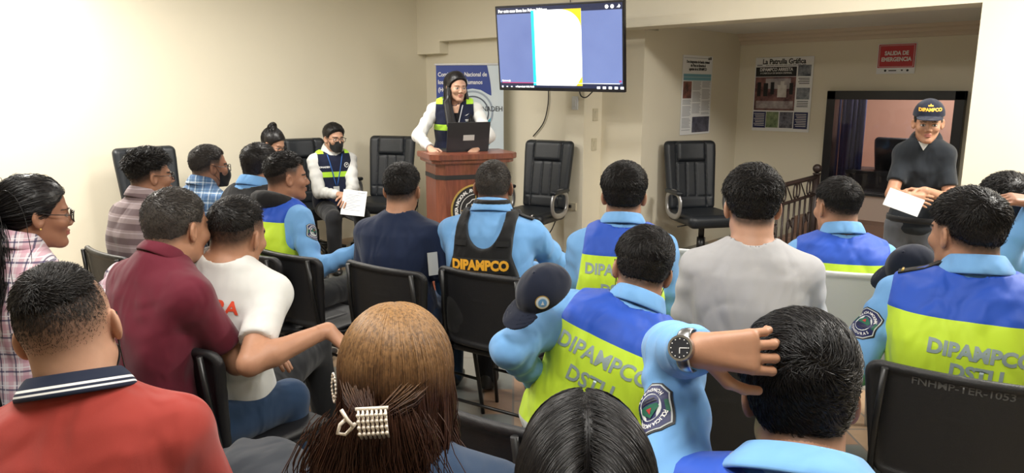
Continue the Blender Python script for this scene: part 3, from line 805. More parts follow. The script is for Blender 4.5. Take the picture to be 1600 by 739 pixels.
MT['mask_grey'] = fabric('cloth_mask_grey', (.10, .11, .12, 1), wr=.3)
MT['glass_frame'] = mat('spectacle_frame', (.015, .012, .011), .3)
MT['metal'] = mat('polished_metal', (.45, .46, .48), .28, 1.0)
MT['gold'] = mat('gilt_metal', (.75, .52, .16), .3, .8)
MT['pearl'] = mat('pearl_clip', (.80, .72, .62), .3, 0.2, coat=.4)
MT['yellow_ink'] = mat('embroidery_yellow', (.85, .42, .03), .6)
MT['silver_ink'] = mat('reflective_letter_silver', (.33, .42, .44), .35, .2)
MT['white_ink'] = mat('print_white', (.82, .82, .82), .5)
MT['black_ink'] = mat('print_black', (.012, .012, .014), .5)
MT['orange_ink'] = mat('print_orange_red', (.72, .075, .03), .6)
MT['navy_ink'] = mat('print_navy', (.015, .02, .10), .5)
MT['teal_ink'] = mat('print_teal', (.03, .35, .50), .5)
MT['grey_ink'] = mat('print_grey', (.30, .31, .34), .6)
MT['faint_ink'] = mat('paint_pen_grey', (.10, .10, .10), .5)
def step_(k, v, t): return k.math('GREATER_THAN', v, t)
def pat_police(k, x, y, z):
    m = k.mix(step_(k, z, -.105), (.64, .90, .045, 1), (.012, .085, .56, 1))
    lo = k.mix(step_(k, z, -.500), (.010, .05, .30, 1), k.mix(step_(k, z, -.455), (.60, .64, .62, 1), m))
    return lo
def pat_conadeh(k, x, y, z):
    a = k.math('MULTIPLY', step_(k, z, -.245), k.math('LESS_THAN', z, -.195))
    b = k.math('MULTIPLY', step_(k, z, -.025), k.math('GREATER_THAN', k.math('ABSOLUTE', x), .10))
    f = k.math('MAXIMUM', a, b)
    return k.mix(f, (.010, .014, .040, 1), (.50, .85, .06, 1))
def lines(k, v, period, width, ph=0.0):
    f = k.math('FRACT', k.math('ADD', k.math('DIVIDE', v, period), ph)); return k.math('LESS_THAN', f, width)
def pat_plaid(c0, c1, c2, c3, per):
    def f(k, x, y, z):
        u = k.math('ADD', x, k.math('MULTIPLY', y, .8))
        b = k.mix(k.math('MULTIPLY', lines(k, u, per, .34), .6), c0, c1); b = k.mix(k.math('MULTIPLY', lines(k, z, per, .34), .6), b, c1)
        b = k.mix(k.math('MULTIPLY', lines(k, u, per, .10, .5), .8), b, c2); b = k.mix(k.math('MULTIPLY', lines(k, z, per, .10, .5), .8), b, c2)
        return k.mix(k.math('MULTIPLY', k.math('MAXIMUM', lines(k, z, per, .05, .25), lines(k, u, per, .05, .25)), .85), b, c3)
    return f
def pat_stripe(k, x, y, z):
    b = k.mix(lines(k, z, .075, .45), (.33, .26, .27, 1), (.17, .12, .13, 1)); return k.mix(lines(k, z, .075, .06, .22), b, (.5, .42, .45, 1))
MT['police_vest'] = fabric('vest_police_blue_and_neon', None, pattern=pat_police, wr=.7, spec=.4, rough=.6)
MT['conadeh_vest'] = fabric('vest_navy_with_neon_band', None, pattern=pat_conadeh)
MT['plaid_pink'] = fabric('cloth_plaid_pink', None, pattern=pat_plaid((.72, .62, .66, 1), (.55, .28, .36, 1), (.03, .03, .10, 1), (.8, .8, .85, 1), .06))
MT['plaid_blue'] = fabric('cloth_plaid_blue', None, pattern=pat_plaid((.17, .30, .48, 1), (.08, .17, .36, 1), (.65, .72, .8, 1), (.02, .04, .1, 1), .055))
MT['striped'] = fabric('cloth_grey_stripes', None, pattern=pat_stripe)
def red_collar():
    k = NT('collar_navy_with_white_lines'); tl = k.attr('cz').outputs['Vector']; j = k.sep(tl)[1]
    w = k.math('MAXIMUM', k.math('MULTIPLY', step_(k, j, .655), k.math('LESS_THAN', j, .69)), k.math('MULTIPLY', step_(k, j, .73), k.math('LESS_THAN', j, .765)))
    k.col(k.mix(w, (.006, .012, .035, 1), (.75, .75, .75, 1))); k.b.inputs['Roughness'].default_value = .85; return k.m
MT['red_collar'] = red_collar()
# room surfaces
def wall_mat(name, c, var=.05):
    k = NT(name); v = k.obj(); a = [x * (1 - var) for x in c] + [1]
    k.col(k.mix(k.noise(1.3, 5, v).outputs[0], a, list(c) + [1])); k.b.inputs['Roughness'].default_value = .62; k.b.inputs['Specular IOR Level'].default_value = .3
    k.bump(k.noise(60, 6, v).outputs[0], .10, .004); return k.m
MT['wall'] = wall_mat('paint_cream', (.79, .735, .595))
MT['ceil'] = wall_mat('paint_ceiling', (.78, .76, .70))
MT['mould'] = wall_mat('paint_moulding', (.66, .56, .44))
MT['peach'] = wall_mat('paint_peach', (.62, .40, .31))
MT['pink'] = wall_mat('paint_pinkish_white', (.60, .47, .40))
def floor_mat():
    k = NT('stone_tile_floor'); v = k.mapping(k.obj(), (1, 1, 1), (0, 0, .80))
    b = k.n('TexBrick'); k.l(v, b.inputs['Vector']); b.inputs['Scale'].default_value = 1.0
    b.inputs['Brick Width'].default_value = .33; b.inputs['Row Height'].default_value = .165; b.inputs['Mortar Size'].default_value = .006; b.offset = .5
    b.inputs['Color1'].default_value = (0, 0, 0, 1); b.inputs['Color2'].default_value = (1, 1, 1, 1); b.inputs['Mortar'].default_value = (.5, .5, .5, 1)
    c = k.ramp(b.outputs['Color'], [(0, (.15, .17, .16, 1)), (.25, (.42, .28, .17, 1)), (.45, (.24, .24, .21, 1)), (.62, (.52, .42, .28, 1)), (.8, (.34, .20, .12, 1)), (.95, (.30, .32, .29, 1))], 'CONSTANT')
    nz = k.noise(11, 8, k.obj(), .7); c2 = k.mix(k.math('MULTIPLY', nz.outputs[0], .55), c, (.10, .09, .08, 1))
    k.col(k.mix(b.outputs['Fac'], c2, (.16, .14, .12, 1))); k.b.inputs['Roughness'].default_value = .32
    k.bump(k.math('SUBTRACT', nz.outputs[0], b.outputs['Fac']), .25, .004); return k.m
MT['floor'] = floor_mat()
def wood_mat():
    k = NT('reddish_brown_wood'); v = k.mapping(k.obj(), (9, 9, .8)); nz = k.noise(3, 6, v, .65); nz.inputs['Distortion'].default_value = 1.5
    k.col(k.ramp(nz.outputs[0], [(.3, (.115, .028, .015, 1)), (.7, (.26, .075, .040, 1))])); k.b.inputs['Roughness'].default_value = .35
    k.b.inputs['Coat Weight'].default_value = .25; k.bump(nz.outputs[0], .05, .002); return k.m
MT['wood'] = wood_mat()
MT['chair_plastic'] = mat('black_textured_plastic', (.014, .014, .016), .42, bump=.35, bscale=420, spec=.5)
MT['chair_tube'] = mat('black_enamel_tube', (.010, .010, .011), .35)
MT['leather'] = mat('black_leather', (.010, .013, .018), .42, bump=.3, bscale=140, spec=.5)
MT['office_metal'] = mat('brushed_grey_metal', (.42, .42, .43), .35, .85)
MT['white_plastic'] = mat('white_resin', (.62, .64, .66), .4, bump=.1, bscale=200)
MT['iron'] = mat('wrought_iron', (.025, .014, .012), .45, .3)
MT['tile_brown'] = mat('brown_step_tile', (.25, .15, .11), .5, var=.15)
MT['frame_black'] = mat('black_window_frame', (.008, .009, .014), .3)
MT['paper'] = mat('white_paper', (.82, .83, .84), .7)
MT['bezel'] = mat('screen_bezel', (.008, .008, .012), .3)
MT['laptop'] = mat('laptop_black', (.016, .018, .024), .4)
MT['sticker'] = mat('sticker_grey', (.55, .56, .55), .5)
MT['sw'] = mat('switch_cream', (.60, .55, .42), .4)
# ------------------------------------------------------------------ setting
def struct(name, lo, hi, m):
    bm = bmesh.new(); lo = np.array(lo, float); hi = np.array(hi, float); bx(bm, (lo + hi) / 2, hi - lo); o = bm_obj(name, bm, m); tag(o, kind='structure'); return o
def struct_poly(name, boxes, m):
    bm = bmesh.new()
    for lo, hi in boxes:
        lo = np.array(lo, float); hi = np.array(hi, float); bx(bm, (lo + hi) / 2, hi - lo)
    o = bm_obj(name, bm, m); tag(o, kind='structure'); return o
XR, YB = 10.2, -8.6
struct('floor', (-.2, YB - .2, -.1), (XR + .2, 2.4, 0), MT['floor'])
struct('ceiling', (-.2, YB - .2, 3.0), (XR + .2, .3, 3.1), MT['ceil'])
struct('wall_left', (-.2, YB, 0), (0, .4, 3.0), MT['wall'])
struct_poly('wall_back', [((0, .13, 0), (2.32, .35, 2.21)), ((2.32, 0, 0), (2.555, .5, 2.21)), ((2.555, .28, 0), (3.04, .5, 2.21)), ((0, 0, 2.21), (XR, .3, 3.0)), ((0, 0, 2.075), (.41, .14, 2.21)), ((5.826, 0, 0), (XR, .3, 2.21))], MT['wall'])
struct('wall_alcove_side', (2.9, .5, 0), (3.04, 2.3, 2.4), MT['wall'])
WX0, WX1, WZ0, WZ1 = 4.06, 5.305, .615, 1.65
struct_poly('wall_alcove_back', [((3.04, 2.14, 0), (WX0, 2.3, 2.4)), ((WX1, 2.14, 0), (7.5, 2.3, 2.4)), ((WX0, 2.14, WZ1), (WX1, 2.3, 2.4))], MT['wall'])
struct('wall_under_window', (WX0, 2.12, 0), (WX1, 2.3, WZ0), MT['pink'])
struct('wall_alcove_right', (7.3, .3, 0), (7.5, 2.2, 2.4), MT['wall'])
struct('ceiling_alcove', (2.9, .3, 2.262), (7.5, 2.3, 2.4), MT['ceil'])
struct('wall_right', (XR, YB, 0), (XR + .2, .3, 3.0), MT['wall'])
struct('wall_rear', (-.2, YB - .2, 0), (XR + .2, YB, 3.0), MT['wall'])
bm = bmesh.new()                               # crown moulding
pr = [(0, 0), (0, -.018), (-.02, -.022), (-.03, -.045), (-.055, -.06), (-.062, -.085), (-.095, -.095), (-.10, -.11), (0, -.11)]
pr = [(0, -.115), (-.02, -.112), (-.03, -.085), (-.055, -.07), (-.06, -.045), (-.09, -.03), (-.10, 0), (0, 0)]
a = [bm.verts.new((3.04, 2.14 + y, 2.262 + z)) for y, z in pr]; b = [bm.verts.new((7.3, 2.14 + y, 2.262 + z)) for y, z in pr]
for i in range(len(pr)): bm.faces.new((a[i], a[(i + 1) % len(pr)], b[(i + 1) % len(pr)], b[i]))
bm.faces.new(a); bm.faces.new(b[::-1])
tag(bm_obj('trim_1', bm, MT['mould']), kind='structure')
struct_poly('trim_2', [((3.9, 1.86, 0), (5.82, 2.12, .36)), ((3.9, 1.5, 0), (5.82, 1.86, .19))], MT['tile_brown'])
# window: frame, mullion, glass, the room behind it
bm = bmesh.new(); fw = .085
for lo, hi in (((WX0, 2.07, WZ0), (WX0 + fw, 2.2, WZ1)), ((WX1 - fw, 2.07, WZ0), (WX1, 2.2, WZ1)), ((WX0, 2.07, WZ1 - fw), (WX1, 2.2, WZ1)), ((WX0, 2.07, WZ0), (WX1, 2.2, WZ0 + .03))):
    lo = np.array(lo); hi = np.array(hi); bx(bm, (lo + hi) / 2, hi - lo, bev=.004)
w = bm_obj('window_1', bm, MT['frame_black']); tag(w, kind='structure')
k = NT('window_glass'); k.b.inputs['Base Color'].default_value = (.75, .78, .85, 1); k.b.inputs['Transmission Weight'].default_value = 1; k.b.inputs['Roughness'].default_value = .0; k.b.inputs['IOR'].default_value = 1.25
box_obj('pane', ((WX0 + WX1) / 2, 2.15, (WZ0 + WZ1) / 2), (WX1 - WX0 - .1, .006, WZ1 - WZ0 - .06), k.m, w)
struct('wall_beyond_window', (2.9, 4.6, 0), (7.6, 4.7, 2.4), MT['peach'])
struct_poly('wall_beyond_sides', [((2.8, 2.3, 0), (2.9, 4.7, 2.4)), ((7.5, 2.3, 0), (7.6, 4.7, 2.4))], MT['peach'])
struct('floor_beyond_window', (2.8, 2.4, -.1), (7.6, 4.7, 0), MT['tile_brown'])
struct('ceiling_beyond_window', (2.8, 2.3, 2.4), (7.6, 4.7, 2.5), MT['ceil'])
# ------------------------------------------------------------------ furniture
def copy_tree(o, parent=None):
    c = o.copy(); C.objects.link(c); c.parent = parent
    for ch in [x for x in bpy.data.objects if x.parent == o and x != c]: copy_tree(ch, c)
    return c
def rrect(w, h, r, n=6, taper=0.0):
    out = []
    for cx, cy, a0 in ((w / 2 - r, h / 2 - r, 0), (-w / 2 + r, h / 2 - r, PI / 2), (-w / 2 + r, -h / 2 + r, PI), (w / 2 - r, -h / 2 + r, 1.5 * PI)):
        for i in range(n + 1):
            a = a0 + PI / 2 * i / n; x, y = cx + r * math.cos(a), cy + r * math.sin(a); out.append((x * (1 - taper * (y / h + .5) * -1 * -1), y))
    return out
def folding_chair():
    t = thing('folding_chair', 'x', 'chair')
    # backrest: slightly curved plate with raised rim, local y forward, back at -y
    def plate(p):
        x, y, z = p[..., 0], p[..., 1], p[..., 2]
        cz = .665; yc = -.205 - .10 * (z - .48) + .55 * x * x
        wd = .238 - .045 * np.clip((.66 - z) / .2, -1, 1) * .5
        q = np.stack([np.abs(x) - (wd - .05), np.abs(z - cz) - (.185 - .05)], -1)
        o2 = np.sqrt((np.maximum(q, 0) ** 2).sum(-1)) + np.minimum(q.max(-1), 0) - .05
        d = smax(o2, np.abs(y - yc) - .009, .006)
        rim = np.sqrt(np.maximum(o2 + .012, -1) ** 2 + (y - yc + .003) ** 2) - .015
        d = smin(d, rim, .008)
        pan = smax(np.abs(x) - (wd - .075), np.abs(z - cz + .01) - .105, .02)
        d = smax(d, -smax(smax(pan, -(y - yc + .012) - .008, .002), (y - yc + .006), .002), .004) if False else d
        gr = np.abs(smax(np.abs(x) - .055, np.abs(z - .73) - .018, .01)) - .0015
        return smin(d, smax(gr, np.abs(y - yc + .0095) - .0015, .001), .002)
    sdf_obj('backrest', plate, (-.29, -.30, .45), (.29, -.1, .88), .006, MT['chair_plastic'], t, 1)
    def seat(p):
        x, y, z = p[..., 0], p[..., 1], p[..., 2]
        d = rbox(p, (0, .03, .445 ), (.215, .205, .016), .014); return smax(d, -ell(p, (0, .03, .53), (.26, .26, .082)), .01)
    sdf_obj('seat', seat, (-.25, -.2, .41), (.25, .26, .49), .008, MT['chair_plastic'], t, 1)
    for sg in (-1, 1):
        tube_obj('back_frame', [(sg * .20, -.247, .84), (sg * .212, -.232, .66), (sg * .218, -.205, .47), (sg * .222, -.06, .43), (sg * .222, .19, .425)], .0105, MT['chair_tube'], t)
        tube_obj('leg', [(sg * .222, .17, .43), (sg * .225, .21, .22), (sg * .23, .245, 0.0)], .0105, MT['chair_tube'], t)
        tube_obj('leg', [(sg * .222, -.15, .44), (sg * .228, -.21, .22), (sg * .235, -.27, 0.0)], .0105, MT['chair_tube'], t)
    tube_obj('crossbar', [(-.228, -.21, .2), (.228, -.21, .2)], .008, MT['chair_tube'], t)
    tube_obj('crossbar', [(-.226, .21, .2), (.226, .21, .2)], .008, MT['chair_tube'], t)
    return t
FC = folding_chair(); FC_used = [False]
def chair(x, y, h, label, group=None):
    o = FC
    if FC_used[0]: o = copy_tree(FC)
    FC_used[0] = True
    o.location = (x, y, 0); o.rotation_euler = (0, 0, h - PI / 2); o['label'] = label
    if group: o['group'] = group
    return o
def office_chair():
    t = thing('office_chair', 'x', 'chair')
    def back(p):
        x, y, z = p[..., 0], p[..., 1], p[..., 2]
        q = p.copy(); q[..., 1] = y + .26 + .16 * (z - .5) - .35 * x * x
        w = .245 + .025 * np.clip((z - .55) / .5, 0, 1)
        qq = q.copy(); qq[..., 0] = x * .26 / w
        d = rbox(qq, (0, 0, .835), (.26, .045, .335), .045)
        d = smin(d, rbox(q, (0, .035, 1.07), (.15, .035, .095), .03), .012)
        for zz in (.70, .78): pass
        for xx in (-.155, .155): d = smax(d, -rbox(q, (xx, .055, .85), (.004, .025, .32), .003), .010)
        for xx in (-.05, .05): d = smax(d, -rbox(q, (xx, .055, .80), (.004, .022, .16), .003), .010)
        d = smax(d, -rbox(q, (0, .055, .965), (.15, .02, .004), .003), .010); d = smax(d, -rbox(q, (0, .055, .63), (.2, .02, .004), .003), .010)
        return d
    sdf_obj('backrest', back, (-.32, -.48, .44), (.32, -.1, 1.24), .009, MT['leather'], t, 1)
    def seat(p):
        d = rbox(p, (0, .03, .47), (.26, .26, .055), .05); d = smin(d, rbox(p, (0, .24, .455), (.24, .05, .05), .045), .03)
        return smax(d, -rbox(p, (0, .05, .535), (.19, .18, .006), .005), .02)
    sdf_obj('seat', seat, (-.31, -.27, .38), (.31, .34, .56), .01, MT['leather'], t, 1)
    for sg in (-1, 1):
        pts = []
        for i in range(25):
            a = 2 * PI * i / 24; pts.append((sg * .30, .0 + .15 * math.copysign(abs(math.cos(a)) ** .8, math.cos(a)), .60 + .115 * math.copysign(abs(math.sin(a)) ** .8, math.sin(a))))
        ar = tube_obj('armrest', pts[:-1], .028, MT['office_metal'], t, 8, closed=True, ry=.012)
        def pad(p, sg=sg): return smax(rbox(p, (sg * .30, .0, .715), (.034, .15, .02), .018), .1 * 0 - 1 + 0 * p[..., 0], .001)
        sdf_obj('arm_pad', pad, (sg * .30 - .06, -.19, .67), (sg * .30 + .06, .19, .76), .008, MT['leather'], ar, 1)
    bm = bmesh.new(); tube(bm, [(0, 0, .42), (0, 0, .26)], .028, 12); tube(bm, [(0, 0, .27), (0, 0, .10)], .04, 12); bm_obj('gas_lift', bm, MT['chair_tube'], t)
    box_obj('tilt_mechanism', (0, 0, .41), (.2, .26, .04), MT['chair_tube'], t, bev=.01)
    tube_obj('lever', [(.08, .0, .40), (.26, .02, .385)], .006, MT['chair_tube'], t)
    for i in range(5):
        a = 2 * PI * i / 5 + .3; c, s_ = math.cos(a), math.sin(a)
        l = tube_obj('base_arm', [(c * .02, s_ * .02, .12), (c * .18, s_ * .18, .105), (c * .30, s_ * .30, .075)], [.03, .024, .017], MT['chair_tube'], t)
        bm = bmesh.new()
        for e in (-.016, .016): bx(bm, (c * .3 - s_ * e, s_ * .3 + c * e, .03), (.056, .02, .056), Matrix.Rotation(a, 3, 'Z'), bev=.018)
        bm_obj('caster', bm, MT['chair_tube'], l)
    return t
OC = office_chair(); OC_used = [False]
def ochair(x, y, h, label):
    o = OC
    if OC_used[0]: o = copy_tree(OC)
    OC_used[0] = True
    o.location = (x, y, 0); o.rotation_euler = (0, 0, h - PI / 2); o['label'] = label; o['group'] = 'black leather office chairs along the walls'
    return o
def white_chair():
    t = thing('plastic_chair', 'x', 'chair')
    def back(p):
        x, y, z = p[..., 0], p[..., 1], p[..., 2]; yc = -.21 - .16 * (z - .5) + .5 * x * x
        w = .235; q = np.stack([np.abs(x) - (w - .07), np.abs(z - .66) - (.23 - .07)], -1)
        o2 = np.sqrt((np.maximum(q, 0) ** 2).sum(-1)) + np.minimum(q.max(-1), 0) - .07
        d = smax(o2, np.abs(y - yc) - .008, .006); d = smin(d, np.sqrt(np.maximum(o2 + .010, -1) ** 2 + (y - yc) ** 2) - .014, .008)
        return smax(d, -smax(np.abs(np.abs(x) - .19) - .006, np.abs(z - .70) - .07, .006), .004)
    sdf_obj('backrest', back, (-.27, -.32, .4), (.27, -.1, .92), .006, MT['white_plastic'], t, 1)
    sdf_obj('seat', lambda p: smax(rbox(p, (0, .02, .43), (.225, .22, .02), .016), -ell(p, (0, .02, .52), (.28, .28, .085)), .01), (-.26, -.24, .39), (.26, .28, .48), .009, MT['white_plastic'], t, 1)
    for sg in (-1, 1):
        for yy, y2 in ((.19, .23), (-.17, -.25)): 
            bm = bmesh.new(); tube(bm, [(sg * .20, yy, .43), (sg * .225, y2, 0)], [.026, .018], 8); bm_obj('leg', bm, MT['white_plastic'], t)
        tube_obj('armrest', [(sg * .225, -.235, .66), (sg * .26, -.1, .665), (sg * .262, .12, .65), (sg * .235, .2, .60), (sg * .21, .2, .44)], .02, MT['white_plastic'], t, 8, ry=.012)
    return t
# room furniture placements --------------------------------------------------
def hd(px, rel): return heading(px, 300, rel)
def put(px, py, d): p = at(px, py, d); return p[0], p[1]
for (px, d, rel, lb) in ((256, 6.25, -155, 'black leather office chair against the wall behind the man in the striped shirt'),
                         (487, 7.35, -160, 'black leather office chair the masked man in the navy vest sits in'),
                         (592, 7.75, 152, 'empty black leather office chair beside the podium, next to the masked man'),
                         (832, 7.05, 150, 'empty black leather office chair under the screen, beside the wall socket'),
                         (1101, 6.95, -153, 'empty black leather office chair in the alcove below the two posters')):
    x, y = put(px, 260, d); ochair(x, y, hd(px, rel), lb)
# lectern
pc = at(731, 300, 6.0); ph = heading(731, 300, -163)
n = Vector((math.cos(ph), math.sin(ph), 0)); xr = Vector((0, 0, 1)).cross(n)
pod = thing('lectern', 'reddish brown wooden lectern with a round gold-ringed emblem on its front', 'lectern', (pc[0], pc[1], 0), math.atan2(xr.y, xr.x))
# local: x viewer right, -y towards the viewers
def pbox(name, lo, hi, m, bev=.004, parent=None):
    lo = np.array(lo, float); hi = np.array(hi, float); return box_obj(name, (lo + hi) / 2, hi - lo, m, parent or pod, bev=bev)
bm = bmesh.new(); prism(bm, [(-.30, .2), (-.30, -.12), (-.24, -.2), (.24, -.2), (.30, -.12), (.30, .2)], .06, 1.10); body = bm_obj('body', bm, MT['wood'], pod)
bm = bmesh.new(); prism(bm, [(-.304, .2), (-.304, -.122), (-.242, -.204), (.242, -.204), (.304, -.122), (.304, .2)], .965, 1.0); bm_obj('dark_band', bm, MT['black_ink'], pod)
bm = bmesh.new(); prism(bm, [(-.34, .24), (-.34, -.16), (-.27, -.25), (.27, -.25), (.34, -.16), (.34, .24)], 0, .07); bm_obj('plinth', bm, MT['wood'], pod)
bm = bmesh.new()
for z0, z1, e in ((1.09, 1.12, .03), (1.12, 1.165, .05)): prism(bm, [(-.31 - e, .2 + e), (-.31 - e, -.13 - e), (-.25 - e, -.2 - e), (.25 + e, -.2 - e), (.31 + e, -.13 - e), (.31 + e, .2 + e)], z0, z1)
bmesh.ops.bevel(bm, geom=bm.edges[:], offset=.005, segments=2, affect='EDGES'); bm_obj('top', bm, MT['wood'], pod)
EM = basis((.0, -.2, .72), (1, 0, 0), (0, 0, 1))
def flat(name, polys, z, m, parent, M=EM, th=.002):
    bm = bmesh.new()
    for p in polys: prism(bm, p, z, z + th, M)
    return bm_obj(name, bm, m, parent)
em = flat('emblem', disc(.205, 48), .0, MT['gold'], pod, th=.006)
flat('emblem_field', disc(.19, 48), .006, MT['black_ink'], em)
flat('emblem_ring', disc(.128, 48, r0=.124), .008, MT['white_ink'], em)
mp = [(-.085, .02), (-.075, .05), (-.05, .062), (-.03, .085), (.01, .092), (.04, .08), (.075, .085), (.095, .05), (.085, .02), (.05, .0), (.04, -.03), (.02, -.06), (-.01, -.075), (-.04, -.06), (-.07, -.045), (-.065, -.015)]
flat('emblem_outline', [mp], .0082, MT['white_ink'], em); flat('emblem_shape', [[(x * .93, y * .93) for x, y in mp]], .0104, MT['black_ink'], em)
flat('emblem_cross', [[(-.12, -.003), (-.088, -.003), (-.088, .003), (-.12, .003)], [(-.003, .09), (.003, .09), (.003, .122), (-.003, .122)], [(.09, -.003), (.12, -.003), (.12, .003), (.09, .003)]], .0125, MT['gold'], em)
flat('emblem_star', [[(-.03 + .012 * (1 if i % 2 == 0 else .4) * math.sin(2 * PI * i / 10), .04 + .012 * (1 if i % 2 == 0 else .4) * math.cos(2 * PI * i / 10)) for i in range(10)]], .013, MT['white_ink'], em)
bmc = bmesh.new()
msg = 'FUERZA NACIONAL ANTI MARAS Y PANDILLAS'
for i, ch in enumerate(msg):
    if ch == ' ': continue
    a = math.radians(205 - i * 230 / (len(msg) - 1)); me = text_data(ch, .036, .0012, .0005, 'CENTER')
    me.transform(EM @ Matrix.Translation((.158 * math.cos(a), .158 * math.sin(a), .0085)) @ Matrix.Rotation(a - PI / 2, 4, 'Z')); bmc.from_mesh(me); bpy.data.meshes.remove(me)
bm_obj('emblem_lettering', bmc, MT['white_ink'], em)
# laptop on the lectern (lid towards us)
PM = Matrix.Translation(pod.location) @ Matrix.Rotation(pod.rotation_euler.z, 4, 'Z')
lp = PM @ Vector((.0, .02, 1.165)); lt = thing('laptop', 'open black laptop seen from behind, on top of the lectern', 'laptop', lp, pod.rotation_euler.z + math.radians(4))
box_obj('keyboard_base', (0, .10, .009), (.36, .24, .018), MT['laptop'], lt, bev=.004)
rl = Matrix.Rotation(math.radians(12), 3, 'X')
lid = box_obj('lid', (0, -.045, .125), (.365, .008, .235), MT['laptop'], lt, rl, bev=.003)
box_obj('sticker', (.0, -.0445, .115), (.095, .002, .045), MT['sticker'], lid, rl); box_obj('sticker', (.0, -.0385, .15), (.07, .002, .022), MT['sticker'], lid, rl)
for o_ in [x for x in lt.children_recursive if x.name.startswith('sticker')]: o_.data.transform(Matrix.Translation((0, -.008, 0)))
# roll-up banner in the corner
bc = at(734, 150, 8.0); bh = heading(734, 150, 168); bn = Vector((math.cos(bh), math.sin(bh), 0)); bxr = Vector((0, 0, 1)).cross(bn)
ban = thing('banner', 'blue and white roll-up banner standing in the corner behind the speaker', 'banner', (bc[0], bc[1], 0), math.atan2(bxr.y, bxr.x))
def white_banner():
    k = NT('banner_white'); z = k.sep(k.obj())[2]; k.col(k.mix(k.noise(3, 2, k.obj()).outputs[0], (.70, .76, .80, 1), (.55, .66, .74, 1))); k.b.inputs['Roughness'].default_value = .4; return k.m
BM_ = basis((0, 0, 0), (1, 0, 0), (0, 0, 1))
BW = .365
fab = box_obj('fabric', (0, 0, 1.0), (BW * 2, .004, 1.84), white_banner(), ban)
box_obj('top_rail', (0, 0, 1.925), (BW * 2 + .03, .014, .02), MT['office_metal'], ban, bev=.003)
box_obj('base_cassette', (0, 0, .05), (BW * 2 + .06, .16, .09), MT['office_metal'], ban, bev=.02)
MB_ = mat('banner_blue', (.022, .05, .27), .45); MLB = mat('banner_grey_blue', (.32, .38, .46), .5)
arc = [(BW - .17 - .0, 1.915)]
arc = [(-BW + .001, 1.915), (.19, 1.915)] + [(.19 + .045 * math.sin(PI * t / 20) + .0 * t - .0, 1.915 - .315 * t / 10) for t in range(1, 11)] + [(.2, 1.615), (.12, 1.66), (.03, 1.675), (-.06, 1.66), (-.14, 1.62), (-.2, 1.55), (-.26, 1.45), (-.30, 1.3), (-BW + .001, 1.2)]
flat('blue_field', [arc], .003, MB_, fab, BM_, .001)
flat('arch', disc(.225, 40, .03, 1.43, r0=.205), .0045, MLB, fab, BM_, .001); flat('arch', disc(.18, 40, .03, 1.42, r0=.165), .0045, mat('banner_dark', (.10, .12, .16), .5), fab, BM_, .001)
for i in range(4):
    flat('teal_leaf', [[(.13 + .02 * i, 1.28 - .07 * i), (.2, 1.34 - .07 * i), (.23, 1.37 - .07 * i), (.21, 1.29 - .07 * i)]], .005, MT['teal_ink'], fab, BM_, .001)
for i, s_ in enumerate(('Comisionado Nacional de', 'los Derechos Humanos', '(HONDURAS)')):
    text_obj('lettering', s_, .062, BM_ @ Matrix.Translation((-BW + .02, 1.82 - i * .08, .0055)), MT['white_ink'], fab, bold=.0012, sx=.82)
text_obj('lettering', 'CONADEH', .075, BM_ @ Matrix.Translation((.03, 1.46, .0065)), MT['black_ink'], fab, sx=.88)
# television on a wall arm
tc = at(871, 75, 6.6); th_ = heading(871, 75, 150); tl_ = math.radians(7)
tn = Vector((math.cos(th_) * math.cos(tl_), math.sin(th_) * math.cos(tl_), -math.sin(tl_))); tx = Vector((0, 0, 1)).cross(tn).normalized(); ty = tn.cross(tx)
TM = basis(tc, tx, ty)
TM = TM @ Matrix.Rotation(math.radians(-1.0), 4, 'Z')
tv = thing('television', 'wall-mounted flat television playing a video, over the podium', 'television', tc, world=True)
TW, TH = 1.27, .745
def tflat(name, polys, z, m, parent=None, th=.001): return flat(name, polys, z, m, parent or tv, TM, th)
def R4(x0, y0, x1, y1): return [(x0, y0), (x1, y0), (x1, y1), (x0, y1)]
bm = bmesh.new(); bx(bm, (0, 0, -.02), (TW, TH, .04), bev=.006); bx(bm, (0, -.02, -.06), (TW * .6, TH * .6, .05), bev=.015); bmesh.ops.transform(bm, matrix=TM, verts=bm.verts); bm_obj('casing', bm, MT['bezel'], tv)
def screen_mat(name, c, e):
    k = NT(name); k.b.inputs['Base Color'].default_value = (.01, .01, .01, 1); k.b.inputs['Roughness'].default_value = .25
    k.b.inputs['Emission Color'].default_value = list(c) + [1]; k.b.inputs['Emission Strength'].default_value = e; return k
ks = screen_mat('screen_glow', (.16, .22, .48), .9); v = ks.obj(); nz = ks.noise(1.1, 3, v); ks.l(ks.mix(nz.outputs[0], (.11, .15, .36, 1), (.24, .32, .62, 1)), ks.b.inputs['Emission Color'])
b0 = .018
scr = tflat('screen', [R4(-TW / 2 + b0, -TH / 2 + .03, TW / 2 - b0, TH / 2 - b0)], .0012, ks.m)
K_ = lambda n_, c, e: screen_mat(n_, c, e).m
SW, SC, SY, SR_, SD = K_('screen_white', (1, 1, 1), 1.35), K_('screen_cyan', (.02, .62, .85), 1), K_('screen_yellow', (.95, .62, .02), 1), K_('screen_pink', (.62, .06, .20), .8), K_('screen_dark', (.02, .03, .09), .6)
tflat('title_bar', [R4(-TW / 2 + b0, .30, TW / 2 - b0, TH / 2 - b0)], .0024, SD, scr); tflat('control_bar', [R4(-TW / 2 + b0, -TH / 2 + .03, TW / 2 - b0, -.30)], .0024, SD, scr)
SLX0, SLX1 = -.255, .24
tflat('slide', [R4(SLX0, -.322, SLX1, .322)], .0036, SW, scr)
tflat('slide_band', [R4(SLX0, -.322, SLX0 + .03, .322)], .0048, SC, scr)
